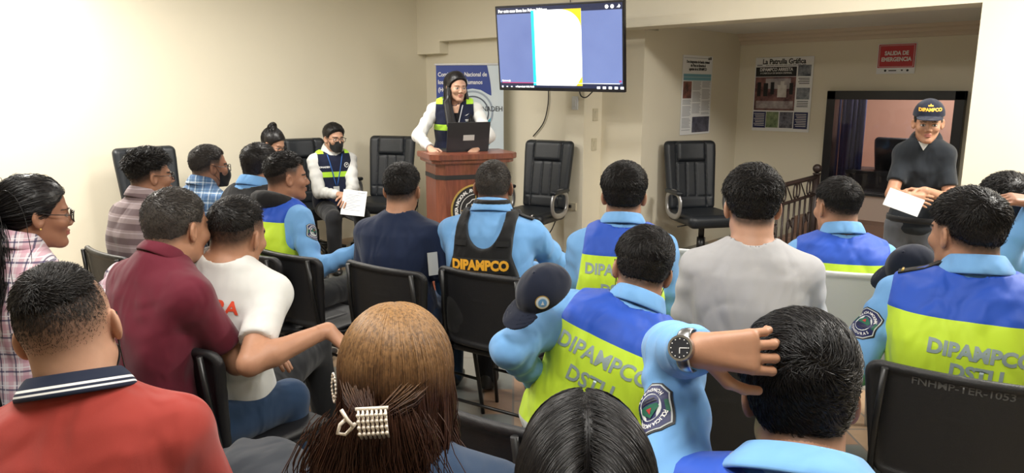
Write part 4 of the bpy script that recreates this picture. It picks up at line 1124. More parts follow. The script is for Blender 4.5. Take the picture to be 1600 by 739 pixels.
cv_ = [(SLX1, .322), (SLX1 - .21, .322)] + [(SLX1 - .21 + .21 * math.sin(a), .322 - .17 * (1 - math.cos(a))) for a in [PI / 2 * i / 10 for i in range(1, 11)]]
tflat('slide_corner', [cv_, [(SLX1, -.322), (SLX1, -.24), (SLX1 - .06, -.322)]], .0048, SY, scr)
text_obj('caption', 'Por este mes línea los Países Bálticos', .034, TM @ Matrix.Translation((-TW / 2 + .035, .325, .004)), SW, scr, bold=.0016)
tflat('progress_line', [R4(-TW / 2 + .04, -.305, SLX0, -.297)], .005, SR_, scr); tflat('progress_line', [R4(SLX0, -.303, TW / 2 - .04, -.299)], .005, SW, scr)
tflat('icon', disc(.016, 16, .48, .325) + disc(.016, 16, .53, .325) + [[(.57, .315), (.59, .335), (.59, .343), (.605, .325), (.59, .31), (.59, .318)]], .005, SW, scr)
tflat('icon', [R4(-.6, -.345, -.585, -.33)] + [R4(-.55 + .05 * i, -.342, -.535 + .05 * i, -.332) for i in range(3)] + [R4(.38 + .055 * i, -.345, .41 + .055 * i, -.325) for i in range(5)], .005, SW, scr)
text_obj('caption', 'Reproducir 0:12 / 0:45', .02, TM @ Matrix.Translation((-TW / 2 + .2, -.336, .004)), SW, scr, bold=.001)
text_obj('caption', 'Siguiente (n)', .018, TM @ Matrix.Translation((-TW / 2 + .04, -.284, .004)), SW, scr, bold=.001)
tflat('icon', disc(.012, 12, .6, -.28, ry=.008), .005, SR_, scr)
arm_w = Vector((2.75, .28, 2.0)); a0 = Vector(tc) - tn * .09
bm = bmesh.new(); mid = (a0 + arm_w) / 2 + Vector((-.2, .0, 0)); tube(bm, [a0, mid, arm_w], .02, 8); bx(bm, arm_w + Vector((0, -.01, 0)), (.08, .02, .25)); bm_obj('wall_arm', bm, MT['chair_tube'], tv)
# cables
def cable(pts, label, r=.006):
    pts = [Vector(p) for p in pts]; n_ = len(pts); sm = []
    for i in range(n_ - 1):
        p0, p1, p2, p3 = pts[max(0, i - 1)], pts[i], pts[i + 1], pts[min(n_ - 1, i + 2)]
        for j in range(8):
            t = j / 8; sm.append(.5 * ((2 * p1) + (-p0 + p2) * t + (2 * p0 - 5 * p1 + 4 * p2 - p3) * t * t + (-p0 + 3 * p1 - 3 * p2 + p3) * t ** 3))
    sm.append(pts[-1]); o = tube_obj('power_cable', sm, r, MT['chair_tube'], None, 6); return tag(o, label, 'cable')
def hitY(px, py, Y):
    u, w = _ray(px, py); D = FW + RT * u + UPZ * w; return CAM + D * ((Y - CAM[1]) / D[1])
cable([hitY(857, 138, .11), hitY(856, 165, .11), hitY(849, 192, .11), hitY(833, 213, .11)], 'black cable hanging down the wall from the television to behind the chair')
cable([hitY(905, 140, -.02), hitY(908, 150, -.02), hitY(916, 152, -.02), hitY(926, 143, -.02)], 'short loop of black cable under the lower right edge of the television')
cable([hitY(891, -20, -.012), hitY(891, 30, -.012)], 'thin black cable running up the beam above the television', .004)
p_ = [hitY(887, 322, -.03), hitY(876, 325, -.12), hitY(868, 345, -.12), hitY(860, 362, -.1), hitY(850, 372, -.12)]
cable(p_, 'black cable plugged into the wall socket and trailing behind the seats')
def wallbox(name, label, cat, px, py, Y, w, h, dark=False, m=None):
    c = hitY(px, py, Y); t = thing(name, label, cat, (c[0], Y, c[2]))
    box_obj('plate', (0, -.006, 0), (w, .014, h), m or MT['sw'], t, bev=.004)
    if dark: box_obj('plug', (-.01, -.022, 0), (.04, .03, .03), MT['chair_tube'], t, bev=.006)
    else: box_obj('rocker', (0, -.015, 0), (w * .45, .008, h * .5), m or MT['sw'], t, bev=.002)
    return t
wallbox('wall_socket', 'cream wall socket with a black plug in it, low on the pillar', 'socket', 893, 322, 0, .13, .075, True)
wallbox('light_switch', 'white box switch on the pillar just below the television', 'switch', 899, 161, 0, .075, .13, m=MT['white_plastic'])
def sidebox(label, Y, z):
    t = thing('light_switch', label, 'switch', (2.555, Y, z)); box_obj('plate', (.006, 0, 0), (.014, .075, .12), MT['sw'], t, bev=.004); box_obj('rocker', (.015, 0, 0), (.008, .035, .06), MT['sw'], t, bev=.002)
sidebox('cream switch plate on the side of the pillar, the upper of two', .17, 1.42); sidebox('cream switch plate on the side of the pillar, the lower of two', .16, 1.13)
# posters and sign
def poster(name, label, M, w, h, m=None):
    t = thing(name, label, 'poster' if name != 'exit_sign' else 'sign', M.translation, world=True)
    b = flat('sheet', [R4(-w / 2, -h / 2, w / 2, h / 2)], 0, m or MT['paper'], t, M, .004); return t, b
def block(nm, rects, z, m, parent, M):
    if nm in ('photo_figure', 'side_photo', 'text_panel', 'small_photo'): return [flat(nm, [R4(*r)], z, m, parent, M, .0012) for r in rects][0]
    if nm == 'caption': h_ = len(rects) // 2; flat(nm, [R4(*r) for r in rects[:h_]], z, m, parent, M, .0012); rects = rects[h_:]
    return flat(nm, [R4(*r) for r in rects], z, m, parent, M, .0012)
def photo_mat(name, a, b, sc=9):
    k = NT(name); nz = k.noise(sc, 6, k.obj(), .75); k.col(k.ramp(nz.outputs[0], [(.35, a), (.5, [(x + y) / 2 for x, y in zip(a, b)]), (.68, b)])); k.b.inputs['Roughness'].default_value = .3; return k.m
M2 = basis((3.553, 2.134, 1.612), (1, 0, 0), (0, 0, 1)); PW, PH = .64, .785
ps, sh = poster('poster', 'large newspaper front page poster headed La Patrulla Gráfica on the alcove wall', M2, PW, PH)
text_obj('masthead', 'La Patrulla Gráfica', .075, M2 @ Matrix.Translation((.0, .345, .0055)), MT['black_ink'], sh, bold=.002, align='CENTER', sx=.86)
block('rule', [(-.30, .300, .30, .303), (-.30, .305, -.24, .318)] + [(-.2 + .05 * i, .306, -.16 + .05 * i, .313) for i in range(9)], .0045, MT['grey_ink'], sh, M2)
hb_ = block('headline_panel', [(-.31, .19, .145, .29)], .0045, MT['black_ink'], sh, M2)
text_obj('headline', 'DIPAMPCO ARRESTA', .048, M2 @ Matrix.Translation((-.08, .262, .0065)), MT['white_ink'], hb_, bold=.001, align='CENTER', sx=.82)
text_obj('headline', 'A CABECILLA DE BANDA CRIMINAL', .026, M2 @ Matrix.Translation((-.08, .225, .0065)), MT['white_ink'], hb_, align='CENTER', sx=.85)
ph_ = block('main_photo', [(-.31, -.17, .145, .185)], .0045, photo_mat('photo_reddish', (.05, .015, .02, 1), (.30, .14, .13, 1)), sh, M2)
block('photo_window', [(-.19, .06, .09, .17)], .006, photo_mat('photo_grey', (.25, .22, .24, 1), (.55, .5, .5, 1)), ph_, M2); block('photo_figure', [(-.05, -.03, .05, .10), (-.02, .1, .02, .14)], .0075, photo_mat('photo_white', (.5, .45, .42, 1), (.8, .78, .75, 1)), ph_, M2)
block('photo_figure', [(-.28, -.02, -.24, .13), (-.21, -.02, -.16, .12), (-.13, 0, -.09, .13), (.08, -.0, .12, .12)], .0073, MT['black_ink'], ph_, M2)
block('photo_table', [(-.29, -.15, .13, -.07)], .0075, photo_mat('photo_table', (.2, .15, .16, 1), (.55, .5, .5, 1)), ph_, M2)
block('side_photo', [(.16, .19, .30, .305), (.16, -.05, .30, .07)], .0045, photo_mat('photo_steel', (.03, .04, .07, 1), (.35, .38, .42, 1)), sh, M2)
block('caption', [(.17 + (i % 2) * .01, .165 - .018 * i, .29, .172 - .018 * i) for i in range(4)] + [(.17, -.075 - .018 * i, .29, -.068 - .018 * i) for i in range(4)], .0045, MT['black_ink'], sh, M2)
pl_ = block('text_panel', [(-.31, -.36, -.165, -.185), (.15, -.36, .30, -.185)], .0045, MT['navy_ink'], sh, M2)
block('caption', [(-.30 + (i % 3) * .008, -.21 - .018 * i, -.18, -.204 - .018 * i) for i in range(8)] + [(.165 + (i % 3) * .008, -.21 - .018 * i, .285, -.204 - .018 * i) for i in range(8)], .006, MT['white_ink'], pl_, M2)
block('small_photo', [(-.16, -.355, -.02, -.185)], .0045, photo_mat('photo_green', (.05, .09, .04, 1), (.30, .38, .20, 1), 14), sh, M2); block('small_photo', [(-.01, -.355, .14, -.185)], .0045, photo_mat('photo_dusk', (.02, .02, .04, 1), (.25, .25, .32, 1), 14), sh, M2)
M1 = basis((3.046, 1.235, 1.605), (0, 1, 0), (0, 0, 1)); QW, QH = .58, .80
ps, sh = poster('poster', 'narrow-looking newspaper page poster with a blue band on the alcove side wall', M1, QW, QH)
for i, s_ in enumerate(('Dos integrantes de banda criminal', 'de Pinos se llevarán al', 'agentes de la DIPAMPCO')): text_obj('headline', s_, .038, M1 @ Matrix.Translation((0, .335 - .036 * i, .0055)), MT['black_ink'], sh, bold=.001, align='CENTER', sx=.86)
block('blue_band', [(-.27, .185, .27, .215), (-.27, .15, .27, .182)], .0045, mat('print_pale_blue', (.18, .42, .52), .5), sh, M1)
block('rule', [(-.27, .372, .2, .376)], .0045, MT['grey_ink'], sh, M1); block('badge', [(.2, .36, .225, .385), (.235, .362, .26, .39)], .0045, MT['black_ink'], sh, M1)
block('portrait_photo', [(-.27, -.03, -.11, .14)], .0045, photo_mat('photo_portrait', (.05, .02, .02, 1), (.42, .16, .12, 1)), sh, M1); block('night_photo', [(-.07, -.38, .27, -.22)], .0045, photo_mat('photo_night', (.01, .01, .02, 1), (.14, .14, .2, 1), 14), sh, M1)
rows = []
for c_ in range(3):
    for i in range(38):
        y = .135 - i * .0132; x0 = -.27 + c_ * .185
        if c_ == 0 and i < 14 or y < -.20 and c_ > 0 or (i * 7 + c_ * 5) % 9 == 0: continue
        rows.append((x0, y, x0 + .165 - (i * 3 % 5) * .006, y + .005))
block('text_column', rows, .0045, MT['grey_ink'], sh, M1)
M3 = basis((4.668, 2.134, 1.955), (1, 0, 0), (0, 0, 1))
ps, sh = poster('exit_sign', 'red emergency exit sign lettered SALIDA DE EMERGENCIA above the window', M3, .345, .285, MT['paper'])
rp = block('red_panel', [(-.165, -.085, .165, .135)], .0045, mat('print_red', (.50, .022, .035), .4), sh, M3)
block('red_panel_line', [(-.155, .122, .155, .125), (-.155, -.077, .155, -.074), (-.155, -.077, -.152, .125), (.152, -.077, .155, .125)], .006, MT['paper'], rp, M3)
for i, s_ in enumerate(('SALIDA DE', 'EMERGENCIA')): text_obj('lettering', s_, .052, M3 @ Matrix.Translation((0, .05 - i * .058, .0065)), MT['white_ink'], rp, bold=.0022, align='CENTER', sx=.86)
flat('logo', disc(.011, 14, -.09, -.112) + [R4(-.06, -.117, .01, -.108)] + disc(.008, 12, .06, -.11) + disc(.011, 14, .11, -.112), .0045, MT['black_ink'], sh, M3, .0012)
# railing
r1, r2 = atz(1276, 276, .93), atz(1196, 297, .93); dr = (r2 - r1); dr /= np.linalg.norm(dr); r2 = r1 + dr * 1.5
rt_ = thing('stair_railing', 'dark wrought-iron stair railing with scrolls in the alcove', 'railing', (r1[0], r1[1], 0), world=True)
P = lambda t, z: tuple(np.array([r1[0], r1[1], 0]) + dr * t * np.array([1, 1, 0]) + UPZ * z)
bm = bmesh.new(); tube(bm, [P(0, 0), P(0, .96)], .03, 4)
for t_, r_ in ((.965, .04), ): tube(bm, [P(0, .95), P(0, .96)], .034, 10)
bmesh.ops.create_uvsphere(bm, u_segments=14, v_segments=10, radius=.038, matrix=Matrix.Translation(P(0, 1.0))); bm_obj('post', bm, MT['iron'], rt_, True)
tube_obj('post', [P(1.5, 0), P(1.5, .93)], .025, MT['iron'], rt_, 4)
tube_obj('top_rail', [P(0, .93), P(1.5, .93)], .02, MT['iron'], rt_, 4); tube_obj('lower_rail', [P(0, .78), P(1.5, .78)], .014, MT['iron'], rt_, 4); tube_obj('bottom_rail', [P(0, .1), P(1.5, .1)], .014, MT['iron'], rt_, 4)
for i in range(12): tube_obj('baluster', [P(.12 + .125 * i, .1), P(.12 + .125 * i, .78)], .0095, MT['iron'], rt_, 4)
for i in range(5):
    c = .12 + i * .31
    for e in (0, .07): tube_obj('ring', [P(c + e + .036 * math.cos(a), .855 + .058 * math.sin(a)) for a in [2 * PI * j / 16 for j in range(16)]], .006, MT['iron'], rt_, 6, closed=True)
    tube_obj('brace', [P(c + .13, .79), P(c + .27, .92)], .006, MT['iron'], rt_, 6)
for i in range(3):
    c = .185 + i * .375
    for sg in (-1, 1):
        pts = [P(c, .2)] + [P(c + sg * (.01 + .07 * math.sin(t * PI / 2 * 1.0)), .2 + .38 * t) for t in (.3, .6, .85, 1)] + [P(c + sg * (.045 + .035 * math.cos(a)), .60 + .04 * math.sin(a)) for a in (.2, 1, 1.8, 2.6, 3.6, 4.6)]
        tube_obj('scroll', pts, .006, MT['iron'], rt_, 6)
# things seen through the window
oc = ochair(4.62, 3.05, PI / 2, 'dark rounded office chair seen through the alcove window glass'); oc['group'] = 'office furniture behind the window'
dk = thing('desk', 'dark desk behind the window glass in the alcove', 'desk', (4.9, 2.75, 0)); box_obj('desktop', (0, 0, .80), (1.5, .5, .04), MT['laptop'], dk, bev=.004); box_obj('panel', (0, -.2, .4), (1.4, .03, .76), MT['laptop'], dk)
for sg in (-1, 1): box_obj('leg', (sg * .72, .0, .39), (.04, .45, .78), MT['laptop'], dk)
cu = bmesh.new()
for i in range(14):
    x = 3.70 + i * .042; yy = 2.62 + .02 * math.sin(i * 1.7)
    tube(cu, [(x, yy, .1), (x, yy, 2.3)], .024, 6)
tag(bm_obj('curtain', cu, mat('curtain_blue', (.05, .06, .16), .7)), 'blue curtain hanging behind the left side of the alcove window', 'curtain')
# ------------------------------------------------------------------ the people
SK = dict(a=(.47, .245, .150), b=(.36, .175, .105), c=(.53, .30, .20), d=(.28, .13, .08))
GC = 'black folding chairs of the audience'
def seat_for(o, label, rel_px=None, dx=0.0, dy=-.045, w=None):
    f = o.R[:, 1]; h = math.atan2(f[1], f[0]) if w is None else math.radians(w); f = np.array([math.cos(h), math.sin(h), 0]); dy = dy if w is None else dy - .02; p = o.P0 + f * dy + o.R[:, 0] * dx + (RT * .12 if w is not None else 0)
    return chair(p[0], p[1], h, label, GC)
def held(name, label, cat, c, x, y, w, h, m=None, th=.002, extra=None):
    M = basis(c, x, y); bm = bmesh.new(); prism(bm, [(-w / 2, -h / 2), (w / 2, -h / 2), (w / 2, h / 2), (-w / 2, h / 2)], 0, th, M)
    o = bm_obj(name, bm, m or MT['paper']); tag(o, label, cat); return o, M
MT['patch_white'] = mat('patch_white', (.62, .66, .66), .6); MT['patch_green'] = mat('patch_green', (.01, .12, .07), .6); MT['patch_red'] = mat('patch_red', (.45, .03, .03), .6)
def sleeve_patch(p, sd, t=.42, size=1.0, out=None, rot=0.0):
    """shield patch POLICIA NACIONAL / HONDURAS round a small green landscape"""
    S, E = np.array(p.SH[sd]), np.array(p.E[sd]); ax = (E - S) / np.linalg.norm(E - S); sg = 1 if sd == 'R' else -1
    outv = np.array(out if out is not None else p.X * sg); outv = outv - ax * (outv @ ax); outv /= np.linalg.norm(outv); up = -ax; rt = np.cross(up, outv)
    c = S + (E - S) * t; T = bvh_of(p.shirt); ca, sa = math.cos(rot), math.sin(rot)
    mf = lambda x, y: c + rt * (x * ca - y * sa) * size + up * (x * sa + y * ca) * size + outv * .3
    sh = lambda k: [[(-.038 * k, .036 * k), (-.02 * k, .046 * k), (.02 * k, .046 * k), (.038 * k, .036 * k), (.040 * k, -.02 * k), (.022 * k, -.042 * k), (0, -.05 * k), (-.022 * k, -.042 * k), (-.040 * k, -.02 * k)]]
    base = wrap_flat(p, T, poly_mesh(sh(1.0)), mf, -outv, .0020, 'arm_patch', MT['black_ink'], p.shirt, .008)
    L = lambda nm, polys, m, off: wrap_flat(p, T, poly_mesh(polys), mf, -outv, off, nm, m, base, .008)
    L('patch_border', sh(.93), MT['patch_white'], .0030); L('patch_field', sh(.88), MT['navy_ink'], .0038); L('patch_centre', disc(.024, 20), MT['patch_white'], .0046)
    L('patch_landscape', [[(-.02, .004), (0, .02), (.02, .006), (.018, -.002), (-.018, -.002)]], MT['patch_green'], .0054); L('patch_landscape', [[(-.006, .004), (.006, .004), (0, .014)]], MT['patch_red'], .006)
    L('patch_stroke', [R4(-.018, -.008, .018, -.006), R4(-.014, -.013, .014, -.011)], MT['black_ink'], .0054)
    L('patch_leaf', [R4(-.035, -.006, -.029, .014), R4(.029, -.006, .035, .014)], MT['patch_green'], .0048)
    bmt = bmesh.new()
    for word, a0, a1, fl in (('POLICIA NACIONAL', 155, 25, 1), ('HONDURAS', 215, 325, -1)):
        for i, chh in enumerate(word):
            if chh == ' ': continue
            a = math.radians(a0 + (a1 - a0) * i / (len(word) - 1)); me = text_data(chh, .0095, .0003, 0, 'CENTER')
            me.transform(Matrix.Translation((.0305 * math.cos(a), .0325 * math.sin(a), 0)) @ Matrix.Rotation(a - PI / 2 * fl, 4, 'Z')); bmt.from_mesh(me)
    me = bpy.data.meshes.new('x'); bmt.to_mesh(me); bmt.free(); wrap_flat(p, T, me, mf, -outv, .0048, 'patch_lettering', MT['white_ink'], base, .01)
# 1 woman in plaid, ponytail
def tail(n, tie, L, wave=.010, w=.0012, dirv=(0, -1, -.3), coll=()):
    tie = np.array(tie)
    return fall(n, L, 12, lambda n: tie + nr.normal(size=(n, 3)) * .012, lambda P: np.tile(np.array(dirv, float), (len(P), 1)) + (P - tie) * 14, wave=wave, wl=.10, coll=coll, w=w, keep=.75, g=.45)
p = person('woman with a dark ponytail and black glasses, in a pink and navy plaid shirt', 57, 336, 2.5, -62, -84, pitch=4, fem=True, skin=SK['b'], s=1.04, lean=(.02, 0),
    hair=dict(kind='long', ears=True, mat=MT['hair_gloss'], tt=.012, ts=.008, fade=.01, dens=1, sets=[gather(2600, (0, -.125, .0), w=.0009), tail(3000, (0, -.135, -.005), .40, coll=[((0, -.05, -.30), (.2, .12, .16))])], mass=[('e', (0, -.13, -.005), (.026, .026, .026)), ('c', (0, -.145, -.02), (0, -.175, -.20), .034, .030)]),
    top=dict(m=MT['plaid_pink'], sleeve='long', collar=MT['plaid_pink'], bl=1.0), legs=MT['jeans'], arms={'R': ('p', 190, 418, 2.85), 'L': ('l', -.05, .40, .68)}, hn=0, hands={'R': dict(f=RT - UPZ * .1, curl=.3)})
glasses(p, MT['glass_frame']); seat_for(p, 'black folding chair under the woman in the plaid shirt', w=95)
bm = bmesh.new(); bmesh.ops.create_uvsphere(bm, u_segments=8, v_segments=6, radius=.004, matrix=Matrix.Translation(p.toW(np.array([.085, .0, -.036])))); bm_obj('earring', bm, MT['gold'], p.root, True)
bm = bmesh.new(); tube(bm, [Vector(p.toW(np.array([.028 * math.cos(a), -.128 + .004 * math.sin(a), .028 * math.sin(a)]))) for a in [2 * PI * i / 14 for i in range(14)]], .006, 6, closed=True); bm_obj('hair_tie', bm, MT['orange_ink'], p.root)
# 2 striped shirt
p = person('man in glasses and a grey striped shirt, looking right, in front of the wall chair', 236, 277, 3.95, -58, -78, pitch=-2, skin=SK['b'], s=1.05,
    hair=dict(cut=.035, tt=.020, ts=.003, fade=.05, len=.03, lift=.9, mess=.5, w=.0012), top=dict(m=MT['striped'], sleeve='short', collar=MT['striped']), legs=MT['jeans'], arms={'R': ('l', .12, .4, .62)}, hn=2500)
glasses(p, MT['glass_frame']); seat_for(p, 'black folding chair under the man in the striped shirt', w=95)
# 3 brick red polo, close up
p = person('man in a brick red polo shirt with a navy striped collar, close to the camera', 110, 518, 1.38, -22, -16, pitch=2, roll=-9, skin=SK['c'], s=1.05, lean=(.06, -.03), bulk=.98, vox=.0042,
    hair=dict(cut=.08, stub=.3, tt=.009, ts=.0015, fade=.12, z0=.06, len=.020, side=.004, lift=.45, mess=.4, w=.0006, dens=.85, clump=.5), top=dict(m=MT['red'], sleeve='short', collar=MT['red_collar'], ck=dict(r0=.070, r1=.070, hgt=.028, flare=.026)), legs=MT['jeans'],
    arms={'L': ('l', -.30, .25, .70), 'R': ('l', .12, .36, .66)}, hn=15000)
mask(p, MT['mask'], low=.03); seat_for(p, 'black folding chair under the man in the brick red polo', w=98)
# 4 maroon polo
p = person('man in a maroon polo shirt with cropped greying hair, arms crossed', 277, 358, 2.36, -56, -52, nk=-.02, pitch=6, skin=SK['a'], s=1.06, lean=(.05, .03), bulk=.88,
    hair=dict(tt=.005, ts=.0022, fade=.035, len=.010, side=.003, lift=.4, mat=MT['hair_grey'], w=.0006, dens=.8), hcolor=(.05, .04, .036), top=dict(m=MT['maroon'], sleeve='short', nr=.05, collar=MT['maroon'], ck=dict(hgt=.030, flare=.016, r0=.060, r1=.056)), legs=MT['jeans'],
    arms={'R': ('l', -.06, .30, .72), 'L': ('l', .12, .27, .76)}, poles={'R': (.7, .2, -.8), 'L': (-.7, .2, -.8)}, hn=7000)
seat_for(p, 'black folding chair under the man in the maroon polo', w=98)
# 5 white jersey
p = person('man in a white jersey with red lettering, right arm hooked over his chair back', 372, 370, 2.5, -26, -40, nk=-.035, pitch=8, roll=4, skin=SK['a'], s=1.05, lean=(-.10, .10), bulk=1.0,
    hair=dict(cut=.05, tt=.012, ts=.002, fade=.06, len=.016, lift=.4, w=.0007), top=dict(m=MT['white_shirt'], sleeve='short', nz=.0), legs=MT['trousers_black'],
    arms={'R': ('p', 512, 515, 2.34), 'L': ('p', 352, 452, 2.62)}, poles={'R': (.5, -.6, -.45), 'L': (-.9, .2, -.3)}, legpose={'R': ((.16, .52, .56), (.18, .62, .09)), 'L': ((-.14, .42, .52), (-.12, .4, .09))}, hn=2500, hands={'R': dict(curl=.45, f=RT * .7 - UPZ * .75)})
bt = bvh_of(p.shirt)
back_text(p, bt, 'UNIDRRA', .058, -.02, -.10, MT['orange_ink'], .002, p.shirt, nm='lettering')
back_text(p, bt, '07', .19, -.03, -.225, MT['orange_ink'], .008, p.shirt, nm='lettering')
seat_for(p, 'black folding chair under the man in the white jersey', w=98)
# 6 plaid blue, mask
p = person('grey-haired man in glasses and black mask, blue plaid shirt, by the wall', 328, 262, 4.45, -50, -74, skin=SK['b'], s=1.06,
    hair=dict(cut=.03, tt=.009, ts=.003, fade=.04, len=.012, mat=MT['hair_grey']), hcolor=(.05, .045, .04), top=dict(m=MT['plaid_blue'], sleeve='short', collar=MT['plaid_blue']), hn=7000)
mask(p, MT['mask']); glasses(p, MT['glass_frame']); seat_for(p, 'black folding chair under the man in the blue plaid shirt', w=95)
# 7 woman with bun by the wall
def bun(n, c, r, w=.0016):
    def f(o, sh=None, sc=1.0):
        a = nr.uniform(0, 6.28, n); b = nr.uniform(0, 6.28, n); K = 8; out = []
        for i in range(K):
            t = a + i * .35; q = b + i * .3; R_ = r * .62; rr = r * .45
            out.append(np.stack([c[0] + (R_ + rr * np.cos(q)) * np.cos(t), c[1] + rr * np.sin(q), c[2] + (R_ + rr * np.cos(q)) * np.sin(t)], 1))
        return np.stack(out, 1), w * np.ones(n)
    return f
p = person('woman in glasses with dark hair in a bun, looking down by the wall', 427, 226, 6.45, -150, -128, pitch=22, fem=True, skin=SK['c'], s=1.02,
    hair=dict(kind='long', ears=True, tt=.014, ts=.010, fade=.01, mat=MT['hair_gloss'], sets=[gather(500, (0, -.06, .135), w=.0016), bun(200, (0, -.055, .135), .045)], mass=[('e', (0, -.055, .135), (.045, .04, .035))]), hn=0,
    top=dict(m=MT['black_top'], sleeve='long'), vest=dict(m=MT['conadeh_vest'], neck=.08), vox=.006)
glasses(p, MT['glass_frame'])
# 8 black tactical vest, blue collar
p = person('officer with dark hair, sky blue collar and black tactical vest, beside the wall', 407, 262, 4.35, -38, -50, pitch=6, skin=SK['b'], s=1.06, lean=(.02, .0),
    hair=dict(tt=.016, ts=.006, fade=.02, len=.02), top=dict(m=MT['sky'], sleeve='long', collar=MT['sky']), vest=dict(m=MT['black_cloth'], off=.03, neck=.085), hn=2500)
back_text(p, p.vest, 'DIPAMPCO', .07, .02, -.17, MT['yellow_ink'], .002, p.vest, sx=.8); seat_for(p, 'black folding chair under the officer in the black tactical vest beside the wall', w=95)
# 9 hoodie, police vest, holding paper
p = person('officer in a blue and neon vest with a black hood, seen in profile', 449, 279, 3.95, -46, -80, pitch=0, skin=SK['b'], s=1.05, lean=(.06, .0),
    hair=dict(cut=.05, tt=.014, ts=.004, fade=.05, len=.02, lift=.5), top=dict(m=MT['sky'], sleeve='long'), vest=dict(m=MT['police_vest'], neck=.075), arms={'R': ('p', 566, 388, 3.75)}, poles={'R': (.6, -.3, -.9)}, hn=2500)
bm = bmesh.new(); hood = []
for i in range(26):
    a = PI / 2 + .5 + (2 * PI - 1.0) * i / 25; k_ = max(0, -math.sin(a)); hood.append(Vector(p.N + p.X * .092 * math.cos(a) + p.Y * (.085 * math.sin(a) - .02 * k_) + p.Z * (-.005 + .012 * k_ - .05 * max(0, math.sin(a)))))
tube(bm, hood, [.028 + .022 * max(0, -math.sin(PI / 2 + .5 + (2 * PI - 1.0) * i / 25)) for i in range(26)], 10); ho = bm_obj('hood', bm, MT['black_cloth'], p.root)
q = np.array(p.SH['R']) * .62 + np.array(p.E['R']) * .38
back_text(p, p.vest, 'DIPAMPCO', .062, .0, -.32, MT['silver_ink'], .002, p.vest, sx=.9); seat_for(p, 'black folding chair under the officer with the black hood', w=97)
sleeve_patch(p, 'R', .35, 1.0) if 'sleeve_patch' in globals() else None
pc_ = at(566, 381, 3.7); held('folded_paper', 'small folded white and teal paper in the hand of the officer with the black hood', 'paper', pc_, RT * .9 + FW * .4, UPZ + RT * .35, .07, .10)
# 10 masked man by the wall
p = person('man in glasses, black mask and navy neon-banded vest, seated facing the room', 522, 217, 7.0, -166, -152, pitch=2, skin=SK['c'], s=1.08, stand=False, pelvis=.56, lean=(-.03, 0),
    hair=dict(tt=.018, ts=.007, fade=.02, len=.02), top=dict(m=MT['white_shirt'], sleeve='long', collar=MT['white_shirt']), vest=dict(m=MT['conadeh_vest'], neck=.085, hem=-.02), arms={'R': ('l', .05, .36, .72), 'L': ('l', -.02, .40, .70)}, hn=1500, vox=.005)
mask(p, MT['mask']); glasses(p, MT['glass_frame'])
def lanyard(p, m, L=.34, card=True, w=.012, cm=None):
    T_ = bvh_of(p.vest if hasattr(p, 'vest') else p.shirt); T2 = bvh_of(p.shirt); bm = bmesh.new()
    for sg in (-1, 1):
        pts = []
        for i in range(9):
            t = i / 8; x = sg * (.065 * (1 - t) + .006); z = -.03 - L * t; og = Vector(p.N + p.X * x + p.Z * z + p.Y * .5); best = None
            for T in (T_, T2):
                h = T.ray_cast(og, -Vector(p.Y))
                if h[0] is not None and (best is None or (h[0] - og).length < (best - og).length): best = h[0]
            if best is None: continue
            pts.append(best + Vector(p.Y) * .006)
        if len(pts) > 2: tube(bm, pts, w / 2, 6, ry=.0015)
    ob = bm_obj('lanyard', bm, m, p.root)
    if card:
        c = pts[-1] + Vector(p.Y) * .004 - Vector(p.Z) * .045; M = basis(c, p.X, p.Z); bm = bmesh.new(); prism(bm, R4(-.028, -.042, .028, .042), 0, .003, M); bm_obj('badge', bm, cm or MT['sticker'], ob)
lanyard(p, mat('lanyard_blue', (.03, .12, .42), .6), .30)
back_text(p, p.vest, 'CONADEH', .022, .11, -.15, MT['white_ink'], .0008, p.vest, front=True, nm='chest_print')
wrap_flat(p, p.vest, poly_mesh(disc(.024, 16, 0, 0, r0=.018) + [[(-.012, -.008), (.014, .004), (.0, .012)]]), lambda x, y: p.N - p.X * (.105) + p.Z * (-.135) + p.Z * y - p.X * x + p.Y * .5, -p.Y, .002, 'chest_logo', MT['white_ink'], p.vest)
c_ = at(553, 317, 6.55); _ = held('paper_sheet', 'white printed sheet held on his lap by the masked man in the navy vest', 'paper', c_, RT * .97 - UPZ * .12 + FW * .1, UPZ * .85 + FW * .5 + RT * .15, .21, .24)
po, PMx = _
flat('printed_lines', [R4(-.08, .07 - .016 * i, .06 - .03 * (i % 3), .074 - .016 * i) for i in range(10)] + [R4(.02, .095, .09, .10)], .0025, MT['grey_ink'], po, PMx, .0006)
# 11 navy tee
p = person('man in a navy t-shirt with a fresh short haircut, sitting alone before the lectern', 629, 299, 3.65, -22, -18, pitch=2, skin=SK['a'], s=1.06, bulk=.97, lean=(.02, 0),
    hair=dict(cut=.03, tt=.012, ts=.003, fade=.04, len=.018, lift=.5, mess=.5), top=dict(m=MT['navy'], sleeve='short'), legs=MT['jeans'], arms={'R': ('l', .20, .26, .64)}, hn=4000)
mask(p, MT['mask'], low=.03); seat_for(p, 'black folding chair under the man in the navy t-shirt', w=100)
c_ = at(676, 412, 3.45); held('phone', 'pale phone in the hand of the man in the navy t-shirt', 'phone', c_, RT * .8 + FW * .5, UPZ + RT * -.25, .05, .11, MT['sticker'], .008)
